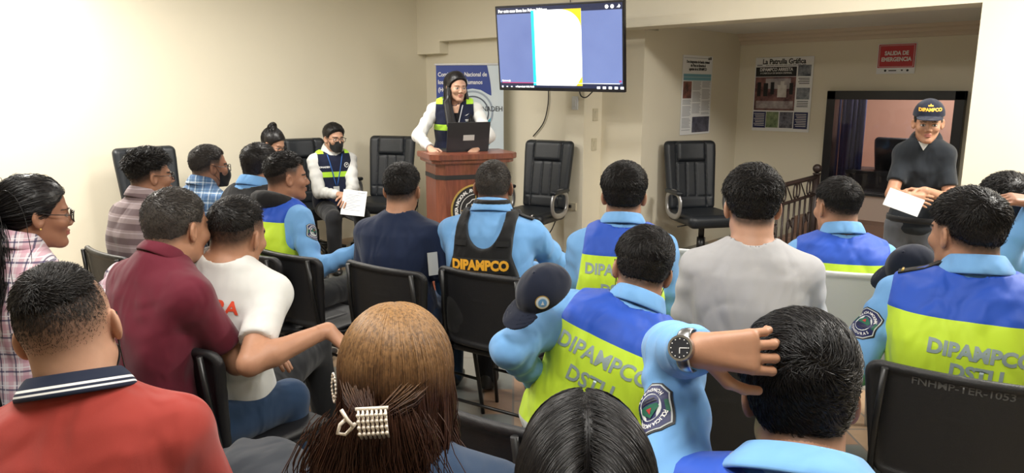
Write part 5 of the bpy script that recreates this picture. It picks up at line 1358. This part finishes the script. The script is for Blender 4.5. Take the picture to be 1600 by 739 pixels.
# 12 DIPAMPCO tactical vest
def cut12(dd, q, u, s):
    sc_ = np.sqrt((q[..., 0] / .088) ** 2 + ((u + .01) / .125) ** 2) - 1
    dd = smax(dd, -sc_ * .08, .006)
    w = np.interp(u, [-.5, -.25, -.22, -.16, -.05, .1], [.165, .155, .145, .125, .128, .13]) * s; return smax(dd, np.abs(q[..., 0]) - w, .008)
p = person('stocky officer in sky blue shirt and black tactical vest with yellow lettering', 771, 294, 3.55, -14, -6, pitch=2, skin=SK['d'], s=1.08, bulk=1.12, lean=(.03, .0),
    hair=dict(tt=.003, ts=.0020, fade=.04, len=.010, side=.003, mat=MT['hair_grey'], lift=.3), hcolor=(.025, .018, .017), top=dict(m=MT['sky'], sleeve='long', collar=MT['sky'], ck=dict(hgt=.05, flare=.03)), vest=dict(m=MT['black_cloth'], off=.034, neck=.09, cut=cut12, hw=[.3, .3, .3, .3, .3], bl=1.1),
    arms={'R': ('l', .12, .38, .72), 'L': ('l', -.16, .36, .66)}, poles={'R': (1.2, -.1, -.5)}, hn=7000)
MT['patch_black'] = mat('patch_black', (.008, .008, .008), .7)
wrap_flat(p, p.vest, poly_mesh([R4(-.132, -.034, .132, .034)]), lambda x, y: p.N + p.X * x + p.Z * (-.215 + y) - p.Y * .5, p.Y, .003, 'name_patch', MT['patch_black'], p.vest)
back_text(p, p.vest, 'DIPAMPCO', .062, .0, -.215, MT['yellow_ink'], .0034, p.vest, sx=.86, off=.0055)
for sg in (-1, 1):
    wrap_flat(p, p.vest, poly_mesh([R4(-.03, -.012, .03, .012)]), lambda x, y, sg=sg: p.N + p.X * (x + sg * .10) + p.Z * (-.115 + y) - p.Y * .5, p.Y, .007, 'strap_loop', MT['strap'], p.vest)
pts = [Vector(p.N + p.X * (.073 * math.cos(a)) + p.Y * (.07 * math.sin(a)) + p.Z * .055) for a in [2 * PI * i / 20 for i in range(20)]]
tube_obj('neck_gaiter', pts, .017, MT['black_cloth'], p.root, 8, closed=True)
def epaulet(p, sd, m=None, bar=None):
    sg = 1 if sd == 'R' else -1; T = bvh_of(p.shirt); a, b = p.N + p.X * sg * .085, p.SH[sd] + p.X * sg * .01; pts = []
    for i in range(6):
        q = a + (b - a) * i / 5; h = T.ray_cast(Vector(q + UPZ * .2), Vector((0, 0, -1)))
        if h[0]: pts.append(h[0] + Vector((0, 0, .007)))
    if len(pts) < 3: return
    bm = bmesh.new(); d = (pts[-1] - pts[0]).normalized(); wv = Vector(p.Y) * .026
    vs = [(bm.verts.new(q - wv), bm.verts.new(q + wv)) for q in pts]
    for i in range(len(vs) - 1): bm.faces.new((vs[i][0], vs[i][1], vs[i + 1][1], vs[i + 1][0]))
    ob = bm_obj('epaulet', bm, m or MT['black_cloth'], p.root); md = ob.modifiers.new('s', 'SOLIDIFY'); md.thickness = .006
    if bar:
        c = pts[-1] + Vector((0, 0, .006)) - d * .012; tube_obj('rank_bar', [c - wv * .8, c + wv * .8], .004, bar, ob)
epaulet(p, 'R', bar=MT['metal'])
seat_for(p, 'black folding chair under the stocky officer in the black tactical vest', w=102)
# 13 DIP vest
p = person('officer with thick dark hair and protruding ears, blue and neon vest, behind him the swirl-haired officer', 975, 308, 3.1, -4, -2, pitch=2, skin=SK['a'], s=1.06, lean=(.02, 0),
    hair=dict(cut=.012, tt=.020, ts=.007, fade=.03, len=.03, lift=.25), top=dict(m=MT['sky'], sleeve='long', collar=MT['sky'], ck=dict(hgt=.034)), vest=dict(m=MT['police_vest']), hn=9000)
p.root['label'] = 'officer in blue and neon vest partly lettered DIP, nearest the wall pillar'
bt = bvh_of(p.vest); back_text(p, bt, 'DIPAMPCO', .060, .0, -.160, MT['silver_ink'], .002, p.vest, sx=.92); back_text(p, bt, 'DSTU', .060, .0, -.240, MT['silver_ink'], .002, p.vest, sx=.92)
# 14 DSTU officer leaning
p = person('officer leaning left in a blue and neon vest lettered DIPAMPCO DSTU, dark cap on his knee', 1003, 425, 2.35, -12, 4, pitch=14, roll=10, skin=SK['a'], s=1.08, lean=(.10, .14), bulk=1.06,
    hair=dict(cut=.015, tt=.016, ts=.005, fade=.03, len=.032, lift=.25, swirl=1.4, crown=(.015, -.085, .075), clump=.6, w=.0007), top=dict(m=MT['sky'], sleeve='long', collar=MT['sky'], ck=dict(hgt=.04)), vest=dict(m=MT['police_vest'], hw=[.23, .21, .18, .165, .16]),
    arms={'L': ('p', 842, 596, 2.30)}, poles={'L': (-.35, -1.0, -.1)}, hn=9000)
p.root['label'] = 'officer leaning left in a vest lettered DIPAMPCO DSTU, navy cap beside his arm'
bt = bvh_of(p.vest); back_text(p, bt, 'DIPAMPCO', .066, .0, -.160, MT['silver_ink'], .0016, p.vest, rot=-.03, sx=.95); back_text(p, bt, 'DSTU', .066, -.01, -.240, MT['silver_ink'], .0016, p.vest, rot=-.03, sx=.95)
mask(p, MT['mask'], low=.03)
ch = chair(*at(800, 640, 1.95)[:2], heading(800, 640, -38), 'black folding chair of the officer leaning left, beside the brown-haired woman', GC)
# 15 grey knit
p = person('tall man in a light grey knit shirt with short wavy hair', 1175, 326, 2.6, 2, 8, pitch=3, skin=SK['c'], s=1.10, bulk=.98, lean=(.03, 0),
    hair=dict(cut=.02, tt=.020, ts=.006, fade=.03, len=.03, lift=.35, mess=.5, clump=.7), top=dict(m=MT['grey_knit'], sleeve='long', nr=.07), hn=8000)
seat_for(p, 'black folding chair under the man in the grey knit shirt')
# 16 right officer facing left
p = person('officer with a faded haircut turned left, blue and neon vest, on the white plastic chair', 1307, 326, 3.35, 6, 38, pitch=2, skin=SK['a'], s=1.08, lean=(.02, 0),
    hair=dict(cut=.035, tt=.011, ts=.002, fade=.06, len=.028, lift=.3), top=dict(m=MT['sky'], sleeve='long', collar=MT['sky'], ck=dict(hgt=.04)), vest=dict(m=MT['police_vest'], hw=[.24, .23, .2, .19, .18]), hn=9000)
w0 = white_chair(); q = p.P0 + p.R[:, 1] * .03; w0.location = (q[0], q[1], 0); w0.rotation_euler = (0, 0, math.atan2(p.R[1, 1], p.R[0, 1]) - PI / 2); w0['label'] = 'white plastic chair under the officer turned left'; w0['group'] = 'white plastic chairs'
w1 = copy_tree(w0); q = at(1098, 372, 3.75); w1.location = (q[0], q[1], 0); w1.rotation_euler = (0, 0, heading(1098, 372, 0) - PI / 2); w1['label'] = 'empty white plastic chair in front of the man in the grey knit shirt'
# 17 right DSTU officer
p = person('officer with a razor parting turned left, vest lettered DIPAMPCO DSTU, above the painted chair', 1508, 368, 2.3, 0, 46, pitch=2, skin=SK['a'], s=1.10, bulk=1.12, lean=(.0, 0),
    hair=dict(cut=.02, tt=.018, ts=.005, fade=.04, len=.026, lift=.3, part=(-.042, 0), swirl=.1, comb=(.5, .4, 0)), top=dict(m=MT['sky'], sleeve='long', collar=MT['sky'], ck=dict(hgt=.045, flare=.03)), vest=dict(m=MT['police_vest'], hw=[.25, .24, .2, .185, .18]), hn=6000,
    arms={'L': ('l', -.28, .15, .66)})
bt = bvh_of(p.vest); back_text(p, bt, 'DIPAMPCO', .060, .035, -.195, MT['silver_ink'], .0028, p.vest, sx=.92, rot=-.05); back_text(p, bt, 'DSTU', .060, .03, -.258, MT['silver_ink'], .0028, p.vest, sx=.92, rot=-.05)
epaulet(p, 'L', bar=MT['gold'])
seat17 = seat_for(p, 'black folding chair with a painted code on its backrest, lower right', dy=-.07)
sleeve_patch(p, 'L', .45, 1.15, out=-p.X * .6 - p.Y * .8)
# painted code on that chair's backrest
bk = [c for c in seat17.children if c.name.startswith('backrest')][0]; hm = seat17.rotation_euler.z
ME = text_data('FNHMP-TER-1053', .034, .0004, 0, 'CENTER'); bkb = bvh_of(bk)
tx_ = wrap_flat(None, bkb, ME, lambda x, y: (x, -.6, .815 + y), (0, 1, 0), .0015, 'painted_code', MT['faint_ink'], bk)
# 18 officer with raised hand and watch
p = person('officer scratching his head, sky blue sleeve with shield patch and large wristwatch', 1248, 624, 1.22, 0, 8, pitch=12, roll=-2, skin=SK['a'], s=1.08, bulk=1.1, lean=(.06, 0), nk=-.01, neckf=.05, shd=.062,
    hair=dict(tt=.022, ts=.008, fade=.03, len=.038, lift=.22, swirl=1.3, crown=(-.0, -.088, .06), clump=.8, w=.0006, side=.012, mat=MT['hair_gloss'], k=6), top=dict(m=MT['sky'], sleeve='long', collar=MT['sky'], ck=dict(hgt=.036, flare=.042, r0=.074, r1=.078, gap=.55, open_=.0)), vest=dict(m=MT['police_vest'], hw=[.26, .25, .2, .175, .165]),
    arms={'L': ('p', 1086, 547, 1.15)}, poles={'L': (-.30, .95, -.40)}, hands={'L': dict(fl=(.86, .10, .06), n=(-.05, -1, .25), curl=[.85, .95, 1.05, 1.2], mul=(.55, .9, .6), s=.88)}, hn=15000, vox=.0042)
sleeve_patch(p, 'L', .50, 1.1, out=-p.X * .4 - p.Y * .9)
def watch(p, sd, n):
    W = np.array(p.W[sd]); f = p.__dict__['hf' + sd] + .35 * (W - p.E[sd]) / np.linalg.norm(W - p.E[sd]); f = f / np.linalg.norm(f); n = np.array(n) - f * (np.array(n) @ f); n /= np.linalg.norm(n); t = np.cross(f, n); W = W - f * .012
    bm = bmesh.new(); tube(bm, [Vector(W + n * .028 * math.cos(a) + t * .034 * math.sin(a)) for a in [2 * PI * i / 24 for i in range(24)]], .003, 8, closed=True, ry=.012); bd = bm_obj('wristwatch', bm, MT['metal'], p.root)
    M = basis(W + n * .030, f, t); M = M if (M.to_3x3() @ Vector((0, 0, 1))).dot(Vector(n)) > 0 else basis(W + n * .030, t, f)
    bm = bmesh.new(); prism(bm, disc(.021, 28)[0], -.006, .006, M); bm_obj('watch_case', bm, MT['metal'], bd)
    bm = bmesh.new(); prism(bm, disc(.0175, 28)[0], .006, .0068, M); prism(bm, R4(-.0006, 0, .0006, .013), .0070, .0076, M, 1); prism(bm, R4(0, -.0006, .009, .0006), .0070, .0076, M, 1)
    for i in range(12): a = 2 * PI * i / 12; prism(bm, [(x + .0148 * math.cos(a), y + .0148 * math.sin(a)) for x, y in R4(-.0008, -.0008, .0008, .0008)], .0069, .0074, M, 1)
    bm_obj('watch_dial', bm, [MT['laptop'], MT['white_ink']], bd)
watch(p, 'L', -p.Y * 1.0 + p.Z * .25 - p.X * .45)
def collar_pin(p, sg, a0):
    U = p.Z; c = p.N + p.X * (.112 * math.cos(a0) * sg) + p.Y * .112 * math.sin(a0) + U * .03; nn = p.X * math.cos(a0) * sg * .7 + p.Y * math.sin(a0) * .7 + U * .75; M = basis(c, np.cross(U, nn), nn if False else U)
    nn = nn / np.linalg.norm(nn); xx = np.cross(U, nn); M = basis(c, xx, np.cross(nn, xx)); bm = bmesh.new(); prism(bm, R4(-.017, -.013, .017, .013), 0, .003, M); prism(bm, R4(-.0135, -.0095, .0135, .0095), .003, .0036, M, 1)
    prism(bm, [(-.008, -.007), (-.002, -.001), (.003, -.006), (.009, .001), (.004, .003), (.001, .007), (-.004, .002), (-.009, .0)], .0036, .0046, M, 0); bm_obj('collar_pin', bm, [MT['yellow_ink'], MT['black_ink']], p.root)
collar_pin(p, 1, -.25); collar_pin(p, -1, -.15)
# 19 brown-haired woman
BC = [((0, -.02, -.33), (.17, .10, .14)), ((0, -.05, -.13), (.06, .06, .10))]
def d19(P): return np.stack([P[:, 0] * 4, -.3 - P[:, 1] * 2 * 0, -.4 + 0 * P[:, 2]], 1) + 0 * P
p = person('woman with long brown hair held by a pearl claw clip, navy blouse', 620, 600, 1.27, 0, -2, pitch=6, fem=True, skin=SK['c'], s=1.06, lean=(.04, 0), bulk=1.15,
    hair=dict(kind='long', mat=MT['hair_brown'], tt=.014, ts=.014, fade=.01, dens=1, bump=lambda p: .008 * ss((-p[..., 1] + .02) / .06), mass=[('c', (0, -.055, -.02), (0, -.07, -.24), .045, .04), ('c', (.045, -.04, -.03), (.062, -.06, -.22), .030, .03), ('c', (-.045, -.04, -.03), (-.062, -.06, -.22), .030, .03)],
      sets=[curtain(9500, .36, -.45, 3.6, grow=.023, wave=.016, wl=.13, w=.0009, lay=.84, inward=.06, back=-.03),
            gather(1300, (-.035, -.146, -.012), w=.0009, grow=.02, cond=lambda P: (np.abs(P[:, 0]) > .035) & (P[:, 1] < .05) & (P[:, 2] > -.02) & (P[:, 2] < .07)),
            fall(2200, .30, 18, lambda n: np.array([-.035, -.146, -.02]) + nr.normal(size=(n, 3)) * np.array([.030, .006, .012]), lambda P: np.stack([(P[:, 0] + .01) * 14, -.3 + 0 * P[:, 0], -1 + 0 * P[:, 0]], 1), wave=.012, wl=.12, w=.0009, keep=.8, g=.4, tang=False, coll=[((0, -.06, -.2), (.09, .07, .2))])]),
    hn=0, top=dict(m=MT['blouse'], sleeve='long'), legs=MT['jeans'])
seat_for(p, 'black folding chair under the woman with long brown hair')
def claw(p, c, s=1.0):
    W = lambda x, y, z: Vector(p.toW(np.array([c[0] + x * s, c[1] + y * s, c[2] + z * s]))); bm = bmesh.new()
    for i in range(7):
        x = -.006 + .006 * i
        tube(bm, [W(x, -.012, .022), W(x + .001, -.020, .008), W(x + .002, -.018, -.010), W(x + .003, -.004, -.022)], .0022, 6)
        for j in range(4): bmesh.ops.create_uvsphere(bm, u_segments=8, v_segments=6, radius=.0030 * s, matrix=Matrix.Translation(W(x + .0005 * j, -.0215, .016 - .0085 * j)))
    tube(bm, [W(-.01, -.012, .022), W(.034, -.012, .022)], .003, 6); tube(bm, [W(-.02, -.014, .012), W(-.030, -.018, .004), W(-.034, -.016, -.008), W(-.024, -.012, -.012), W(-.016, -.014, -.004), W(-.01, -.016, .004)], .003, 6)
    tube(bm, [W(-.028, -.016, .024), W(-.02, -.018, .010), W(-.012, -.018, .0)], .003, 6)
    bm_obj('claw_clip', bm, MT['pearl'], p.root, True)
claw(p, (-.045, -.163, -.008), 1.1)
W = lambda a, r=1.0: Vector(p.toW(np.array([-.101 - .004 * math.cos(a), -.045 + .010 * math.cos(a) * r, .012 + .024 * math.sin(a) * r]))); bm = bmesh.new()
for r_ in (1.0, .62):
    for i in range(22 if r_ == 1 else 14): bmesh.ops.create_uvsphere(bm, u_segments=8, v_segments=6, radius=.0022, matrix=Matrix.Translation(W(2 * PI * i / (22 if r_ == 1 else 14), r_)))
tube(bm, [W(2 * PI * i / 24, .98) for i in range(24)], .0014, 6, closed=True); bm_obj('hair_barrette', bm, MT['pearl'], p.root, True)
# 20 black-haired woman at the bottom edge
def d20(P): return np.stack([np.where(P[:, 0] > 0.0, 1.0, -1.0) * (1.2 - .0 * P[:, 0]), -.35 + P[:, 1] * 3, .1 + 0 * P[:, 2]], 1)
p = person('person with glossy black hair parted in the middle, only the crown in view', 912, 762, .98, 2, 3, pitch=8, fem=True, skin=SK['c'], s=1.04, lean=(.05, 0),
    hair=dict(kind='long', mat=MT['hair_gloss'], tt=.016, ts=.016, fade=.01, dens=1, part=(.0, .0022), mass=[('c', (.055, -.04, -.03), (.085, -.06, -.20), .045, .035), ('c', (-.055, -.04, -.03), (-.085, -.06, -.20), .045, .035), ('c', (0, -.08, -.02), (0, -.10, -.22), .05, .045)],
      sets=[curtain(8500, .30, 0, 3.14, grow=.019, wave=.004, w=.0006, part=True, y0r=(-.115, .085), u1=1.1, lay=.9, phi1=1.75), curtain(2500, .28, .5, 2.64, grow=.018, wave=.005, w=.0006, lay=.9)]),
    hn=0, top=dict(m=MT['black_top'], sleeve='long'))
# 21 officer at the right edge
p = person('officer at the right edge, ear showing, in a blue vest, next to a raised hand', 1568, 326, 3.05, 8, 22, skin=SK['b'], s=1.06,
    hair=dict(tt=.020, ts=.005, fade=.03, len=.025, lift=.5, mess=.5), top=dict(m=MT['sky'], sleeve='long', collar=MT['sky'], ck=dict(hgt=.04)), vest=dict(m=MT['police_vest'], hw=[.25, .24, .2, .185, .18]), arms={'L': ('l', -.30, .28, .70)}, hn=4000)
seat_for(p, 'black folding chair under the officer at the right edge')
# 22 hand from outside the frame
p = person('person mostly out of frame at the right edge with one raised hand', 1735, 330, 2.75, 35, 35, skin=SK['b'], s=1.05, hair=dict(tt=.014, ts=.004, len=.02), top=dict(m=MT['sky'], sleeve='long'),
    arms={'L': ('p', 1628, 318, 2.6)}, poles={'L': (-.6, .2, -1)}, hands={'L': dict(f=-RT + FW * .2 + UPZ * .12, n=(0, -.3, 1), curl=[.35, .5, .7, .8])}, hn=300)
# 23 police woman standing
def cap(p, m, fem=True, text=None, seal=False, sc=1.0):
    def dome(q):
        d = ell(q, (0, -.012, .052), (.087, .106, .098)); d = smax(d, .046 - .06 * 0 * q[..., 1] + 0 * q[..., 0] - q[..., 2] + .05 * (-q[..., 1] - .02).clip(0) * -1, .004); return smax(d, -(ell(q, (0, -.012, .047), (.082, .101, .094))), .003)
    def brim(q):
        zc = .056 - .5 * (q[..., 1] - .08) * .35 - 2.2 * q[..., 0] ** 2; d2 = ell(np.stack([q[..., 0], q[..., 1], 0 * q[..., 2]], -1), (0, .085, 0), (.072, .085, 1)); return smax(smax(d2, np.abs(q[..., 2] - zc) - .0022, .003), .07 - q[..., 1], .003)
    tr = Matrix.Translation(p.H) @ (Matrix(p.RH.tolist()).to_4x4() @ Matrix.Scale(p.s * sc, 4))
    cp = sdf_obj('cap', lambda q: smin(dome(q), brim(q), .004), (-.11, -.13, -.0), (.11, .19, .16), .0035, m, p.root, 1, tr)
    bm = bmesh.new(); bmesh.ops.create_uvsphere(bm, u_segments=8, v_segments=6, radius=.007, matrix=Matrix.Translation(p.toW(np.array([0, -.01, .145])))); bm_obj('cap_button', bm, m, cp, True)
    if text:
        me = text_data(text, .026, .0012, 0, 'CENTER', .95); T = bvh_of(cp)
        wrap_flat(p, T, me, lambda x, y: p.toW(np.array([-x, .35, .092 + y])), -p.RH[:, 1], .0015, 'lettering', MT['yellow_ink'], cp, .006)
        wrap_flat(p, T, poly_mesh([R4(-.014, -.003, .014, .004), [(-.004, .004), (.004, .004), (0, .012)]]), lambda x, y: p.toW(np.array([-x, .35, .115 + y])), -p.RH[:, 1], .0015, 'cap_badge', MT['yellow_ink'], cp, .006)
    return cp
p = person('policewoman in a black cap and black polo shirt standing by the window holding a paper', 1450, 193, 4.3, 176, -176, pitch=6, stand=True, fem=True, skin=SK['a'], s=.95, pelvis=.85, lean=(0, .0), bulk=.9, swid=.85,
    hair=dict(kind='short', ears=True, tt=.004, ts=.003, fade=.01, sets=[], mass=[('e', (0, -.10, -.03), (.035, .03, .035))]), hn=0, top=dict(m=MT['black_polo'], sleeve='short', collar=MT['black_polo'], ck=dict(gap=.55, hgt=.03, open_=.02)), legs=MT['grey_pants'],
    arms={'R': ('p', 1418, 306, 4.08), 'L': ('p', 1446, 298, 4.10)}, poles={'R': (.5, -.3, -1), 'L': (-.5, -.3, -1)}, hands={'R': dict(f=RT * .9 - UPZ * .25, n=(0, 1, .2), curl=.3), 'L': dict(f=-RT * .8 - UPZ * .5, n=(0, 1, .2), curl=.35)}, vox=.004)
cap(p, MT['cap_navy'], text='DIPAMPCO')
T = bvh_of(p.shirt)
ob = wrap_flat(p, T, poly_mesh([[(-.045, .03), (.045, .03), (0, -.045)]]), lambda x, y: p.N + p.X * x + p.Z * (-.012 + y) + p.Y * .4, -p.Y, .004, 'undershirt', MT['white_shirt'], p.root, .01)
bm = bmesh.new(); tube(bm, [Vector(p.P0 + p.X * .165 * math.cos(a) + p.Y * .118 * math.sin(a) + UPZ * .05) for a in [2 * PI * i / 30 for i in range(30)]], .004, 6, closed=True, ry=.02); bm_obj('belt', bm, MT['strap'], p.root)
held('paper_sheet', 'white folded paper in the hands of the standing policewoman', 'paper', at(1412, 316, 4.02), RT * .93 - UPZ * .33, UPZ * .93 + RT * .33, .21, .10)
# 24 speaker
def d24(P): return np.stack([np.where(P[:, 0] > .01, 1.0, -1.0) * .9, -.2 + P[:, 1] * 3, .0 + 0 * P[:, 2]], 1)
SC_ = [((0, -.035, -.32), (.19, .10, .17)), ((0, .03, -.36), (.16, .12, .16)), ((0, -.045, -.13), (.055, .055, .1))]
p = person('woman speaker with long black hair at the lectern, navy neon-banded vest over white sleeves', 714, 137, 6.35, 178, -158, pitch=5, stand=True, fem=True, skin=(.60, .36, .25), s=1.0, pelvis=1.0, bulk=1.08, swid=1.15,
    hair=dict(kind='long', mat=MT['hair_gloss'], tt=.014, ts=.012, fade=.01, dens=1, mass=[('c', (.072, .0, .0), (.088, .03, -.10), .022, .026), ('c', (.088, .03, -.10), (.080, .135, -.32), .026, .030), ('c', (.112, .03, -.12), (.112, .12, -.30), .020, .022), ('c', (-.072, -.005, .0), (-.088, .02, -.12), .018, .022), ('c', (-.088, .02, -.12), (-.110, .085, -.30), .022, .020), ('c', (0, -.07, .0), (0, -.10, -.3), .055, .05)],
      sets=[curtain(1800, .40, 0, 3.14, grow=.016, wave=.004, w=.0013, part=True, y0r=(-.02, .030), u1=.7, lay=.86, phi1=1.7, back=.125, lr=(.8, 1.0)), curtain(1600, .42, 0, 3.14, grow=.016, wave=.004, w=.0013, part=True, y0r=(-.08, -.01), u1=.7, lay=.86, phi1=1.7, lr=(.8, 1.0)), curtain(900, .42, .3, 2.84, grow=.014, wave=.004, w=.0013, lay=.9)]),
    hn=0,
    top=dict(m=MT['white_shirt'], sleeve='long', off=.010, nr=.095), vest=dict(m=MT['conadeh_vest'], neck=.085, off=.03), arms={'R': ('p', 672, 232, 6.05), 'L': ('p', 745, 232, 6.05)}, poles={'R': (1.2, -.3, -.6), 'L': (-1.0, -.3, -.6)}, vox=.004)
T = bvh_of(p.vest)
wrap_flat(p, T, poly_mesh([[(-.05, .0), (.05, .0), (.028, -.3), (-.028, -.3)]]), lambda x, y: p.N + p.X * x + p.Z * (-.06 + y) + p.Y * .4, -p.Y, .003, 'black_top', MT['black_top'], p.root, .012)
wrap_flat(p, T, poly_mesh([[(-.055, .05), (.055, .05), (.03, -.05), (-.03, -.05)]]), lambda x, y: p.N + p.X * x + p.Z * (-.045 + y) + p.Y * .4, -p.Y, .0045, 'neckline', mat('skin_tone', (.60, .36, .25), .5), p.root, .012)
lanyard(p, mat('lanyard_white', (.6, .62, .68), .5), .27, cm=mat('badge_blue', (.03, .08, .25), .4))
wrap_flat(p, p.vest, poly_mesh([[(-.02, 0), (.02, .02), (.0, .004)], [(-.012, -.02), (.018, -.004), (.0, -.014)], R4(-.016, -.036, .016, -.030), R4(-.012, -.046, .014, -.041)]), lambda x, y: p.N - p.X * (.105) + p.Z * (-.12) + p.Z * y - p.X * x + p.Y * .5, -p.Y, .003, 'chest_logo', MT['white_ink'], p.vest)
# extra seats
q = at(424, 262, 6.5); chair(q[0], q[1], heading(424, 262, -150), 'black folding chair at the wall under the woman with hair tied in a bun', GC)
for (px, py, d, rel, lb) in ((500, 400, 3.8, -50, 'empty black folding chair between the hooded officer and the man in the navy t-shirt'),
                             (345, 480, 2.85, -52, 'black folding chair between the maroon polo and the white jersey'),
                             (118, 400, 3.1, -60, 'black folding chair standing beside the woman in plaid, near the wall'),
                             (1122, 560, 2.35, 4, 'black folding chair partly hidden behind the raised arm with the watch')):
    q = at(px, py, d); chair(q[0], q[1], heading(px, py, rel), lb, GC)
# caps lying about
def loose_cap(label, c, f, up, seal=False):
    f = Vector(f).normalized(); up = Vector(up).normalized(); x = f.cross(up).normalized(); up = x.cross(f)
    class Q: pass
    q = Q(); q.H = np.array(c); q.RH = np.array([[x[i], f[i], up[i]] for i in range(3)]); q.s = .86; q.root = thing('cap', label, 'cap', tuple(c), world=True)
    q.toW = lambda v: q.H + (v * q.s) @ q.RH.T
    cp = cap(q, MT['cap_navy']); cp.name = 'crown'
    if seal:
        T = bvh_of(cp); a = .95
        od = q.RH @ np.array([-.92, .35, .25]); od /= np.linalg.norm(od); rt = np.cross(UPZ, od) ; rt /= np.linalg.norm(rt); u2 = np.cross(od, rt); cc = q.toW(np.array([-.03, .02, .075]))
        mf = lambda X, Y: cc + rt * X + u2 * Y + od * .3
        b = wrap_flat(None, T, poly_mesh(disc(.021, 28)), mf, -od, .002, 'seal', MT['gold'], cp, .008)
        wrap_flat(None, T, poly_mesh(disc(.0185, 28)), mf, -od, .003, 'seal_field', MT['patch_white'], b, .008); wrap_flat(None, T, poly_mesh(disc(.0125, 24)), mf, -od, .004, 'seal_centre', mat('seal_blue', (.12, .30, .55), .5), b, .008)
        wrap_flat(None, T, poly_mesh([[(-.005, -.006), (.005, -.006), (0, .007)]]), mf, -od, .005, 'seal_shape', MT['patch_white'], b, .008)
    return q.root
loose_cap('navy cap with a round gold-rimmed seal hanging beside the leaning officer', at(854, 474, 2.12), -RT * .72 - UPZ * .52 - FW * .35, -FW * .5 + UPZ * .75 - RT * .45, True)
loose_cap('plain navy cap in front of the officer with the razor parting', at(1424, 428, 2.75), -RT * .7 - UPZ * .45 + FW * .2, UPZ * .8 - FW * .4 - RT * .3)
# dark bag on the lap beside the red polo
def bagf(q):
    d = ell(q, (0, 0, 0), (.16, .13, .085)); return d + .006 * np.sin(60 * (q @ np.array([.5, .7, .3], dtype=np.float32)) + 3 * wob(q, 14, 2))
c_ = at(405, 745, 1.75)
bg = sdf_obj('bag', bagf, (-.2, -.17, -.12), (.2, .17, .12), .008, MT['mask_grey'] if False else fabric('cloth_charcoal_bag', (.035, .04, .05, 1)), None, 1, Matrix.Translation(c_)); tag(bg, 'charcoal cloth bag resting beside the knees of the man in the maroon polo', 'bag')
tube_obj('zip', [Vector(c_) + Vector((.10 * math.cos(a), -.12, .07 * math.sin(a))) for a in (.5, 1, 1.5, 2, 2.5)], .004, MT['metal'], bg)
# ------------------------------------------------------------------ light and camera
def area(name, loc, sx, sy, e, col=(1, .965, .90), tgt=None):
    l = bpy.data.lights.new(name, 'AREA'); l.shape = 'RECTANGLE'; l.size = sx; l.size_y = sy; l.energy = e; l.color = col
    o = bpy.data.objects.new(name, l); C.objects.link(o); o.location = loc
    if tgt is not None: o.rotation_euler = (Vector(tgt) - Vector(loc)).to_track_quat('-Z', 'Y').to_euler()
    return o
area('ceiling_lamp_or_fill', (1.2, -4.6, 2.96), 1.2, .6, 95)
area('ceiling_lamp_or_fill', (2.4, -2.6, 2.96), 1.2, .6, 42)
area('ceiling_lamp_or_fill', (6.6, -4.9, 2.96), 1.2, .6, 40)
area('ceiling_lamp_or_fill', (7.4, -1.3, 2.96), 1.2, .6, 115)
area('ceiling_lamp_or_fill', (4.6, -5.6, 2.96), 1.2, .6, 35)
area('ceiling_lamp_or_fill', (5.2, -1.5, 2.96), 1.2, .6, 22)  # added fill that lifts the dim alcove, not a lamp of the room
area('lamp_beyond_window', (4.9, 3.4, 2.35), .8, .8, 40, (1, .85, .75))
w = bpy.data.worlds.new('world'); bpy.context.scene.world = w; w.use_nodes = True
w.node_tree.nodes['Background'].inputs[0].default_value = (.9, .95, 1, 1); w.node_tree.nodes['Background'].inputs[1].default_value = .3
cd = bpy.data.cameras.new('camera'); co = bpy.data.objects.new('camera', cd); C.objects.link(co)
cd.sensor_width = 36; cd.lens = 36 * FPX / 1600; cd.clip_start = .05
co.location = CAM; co.rotation_euler = (PI / 2 - PITCH, 0, YAW - PI / 2)
sc = bpy.context.scene; sc.camera = co
sc.view_settings.view_transform = 'Standard'; sc.view_settings.look = 'None'; sc.view_settings.gamma = 1; sc.view_settings.use_curve_mapping = False; sc.view_settings.exposure = 0.6
sc.cycles.max_bounces = 8; sc.cycles.use_denoising = True
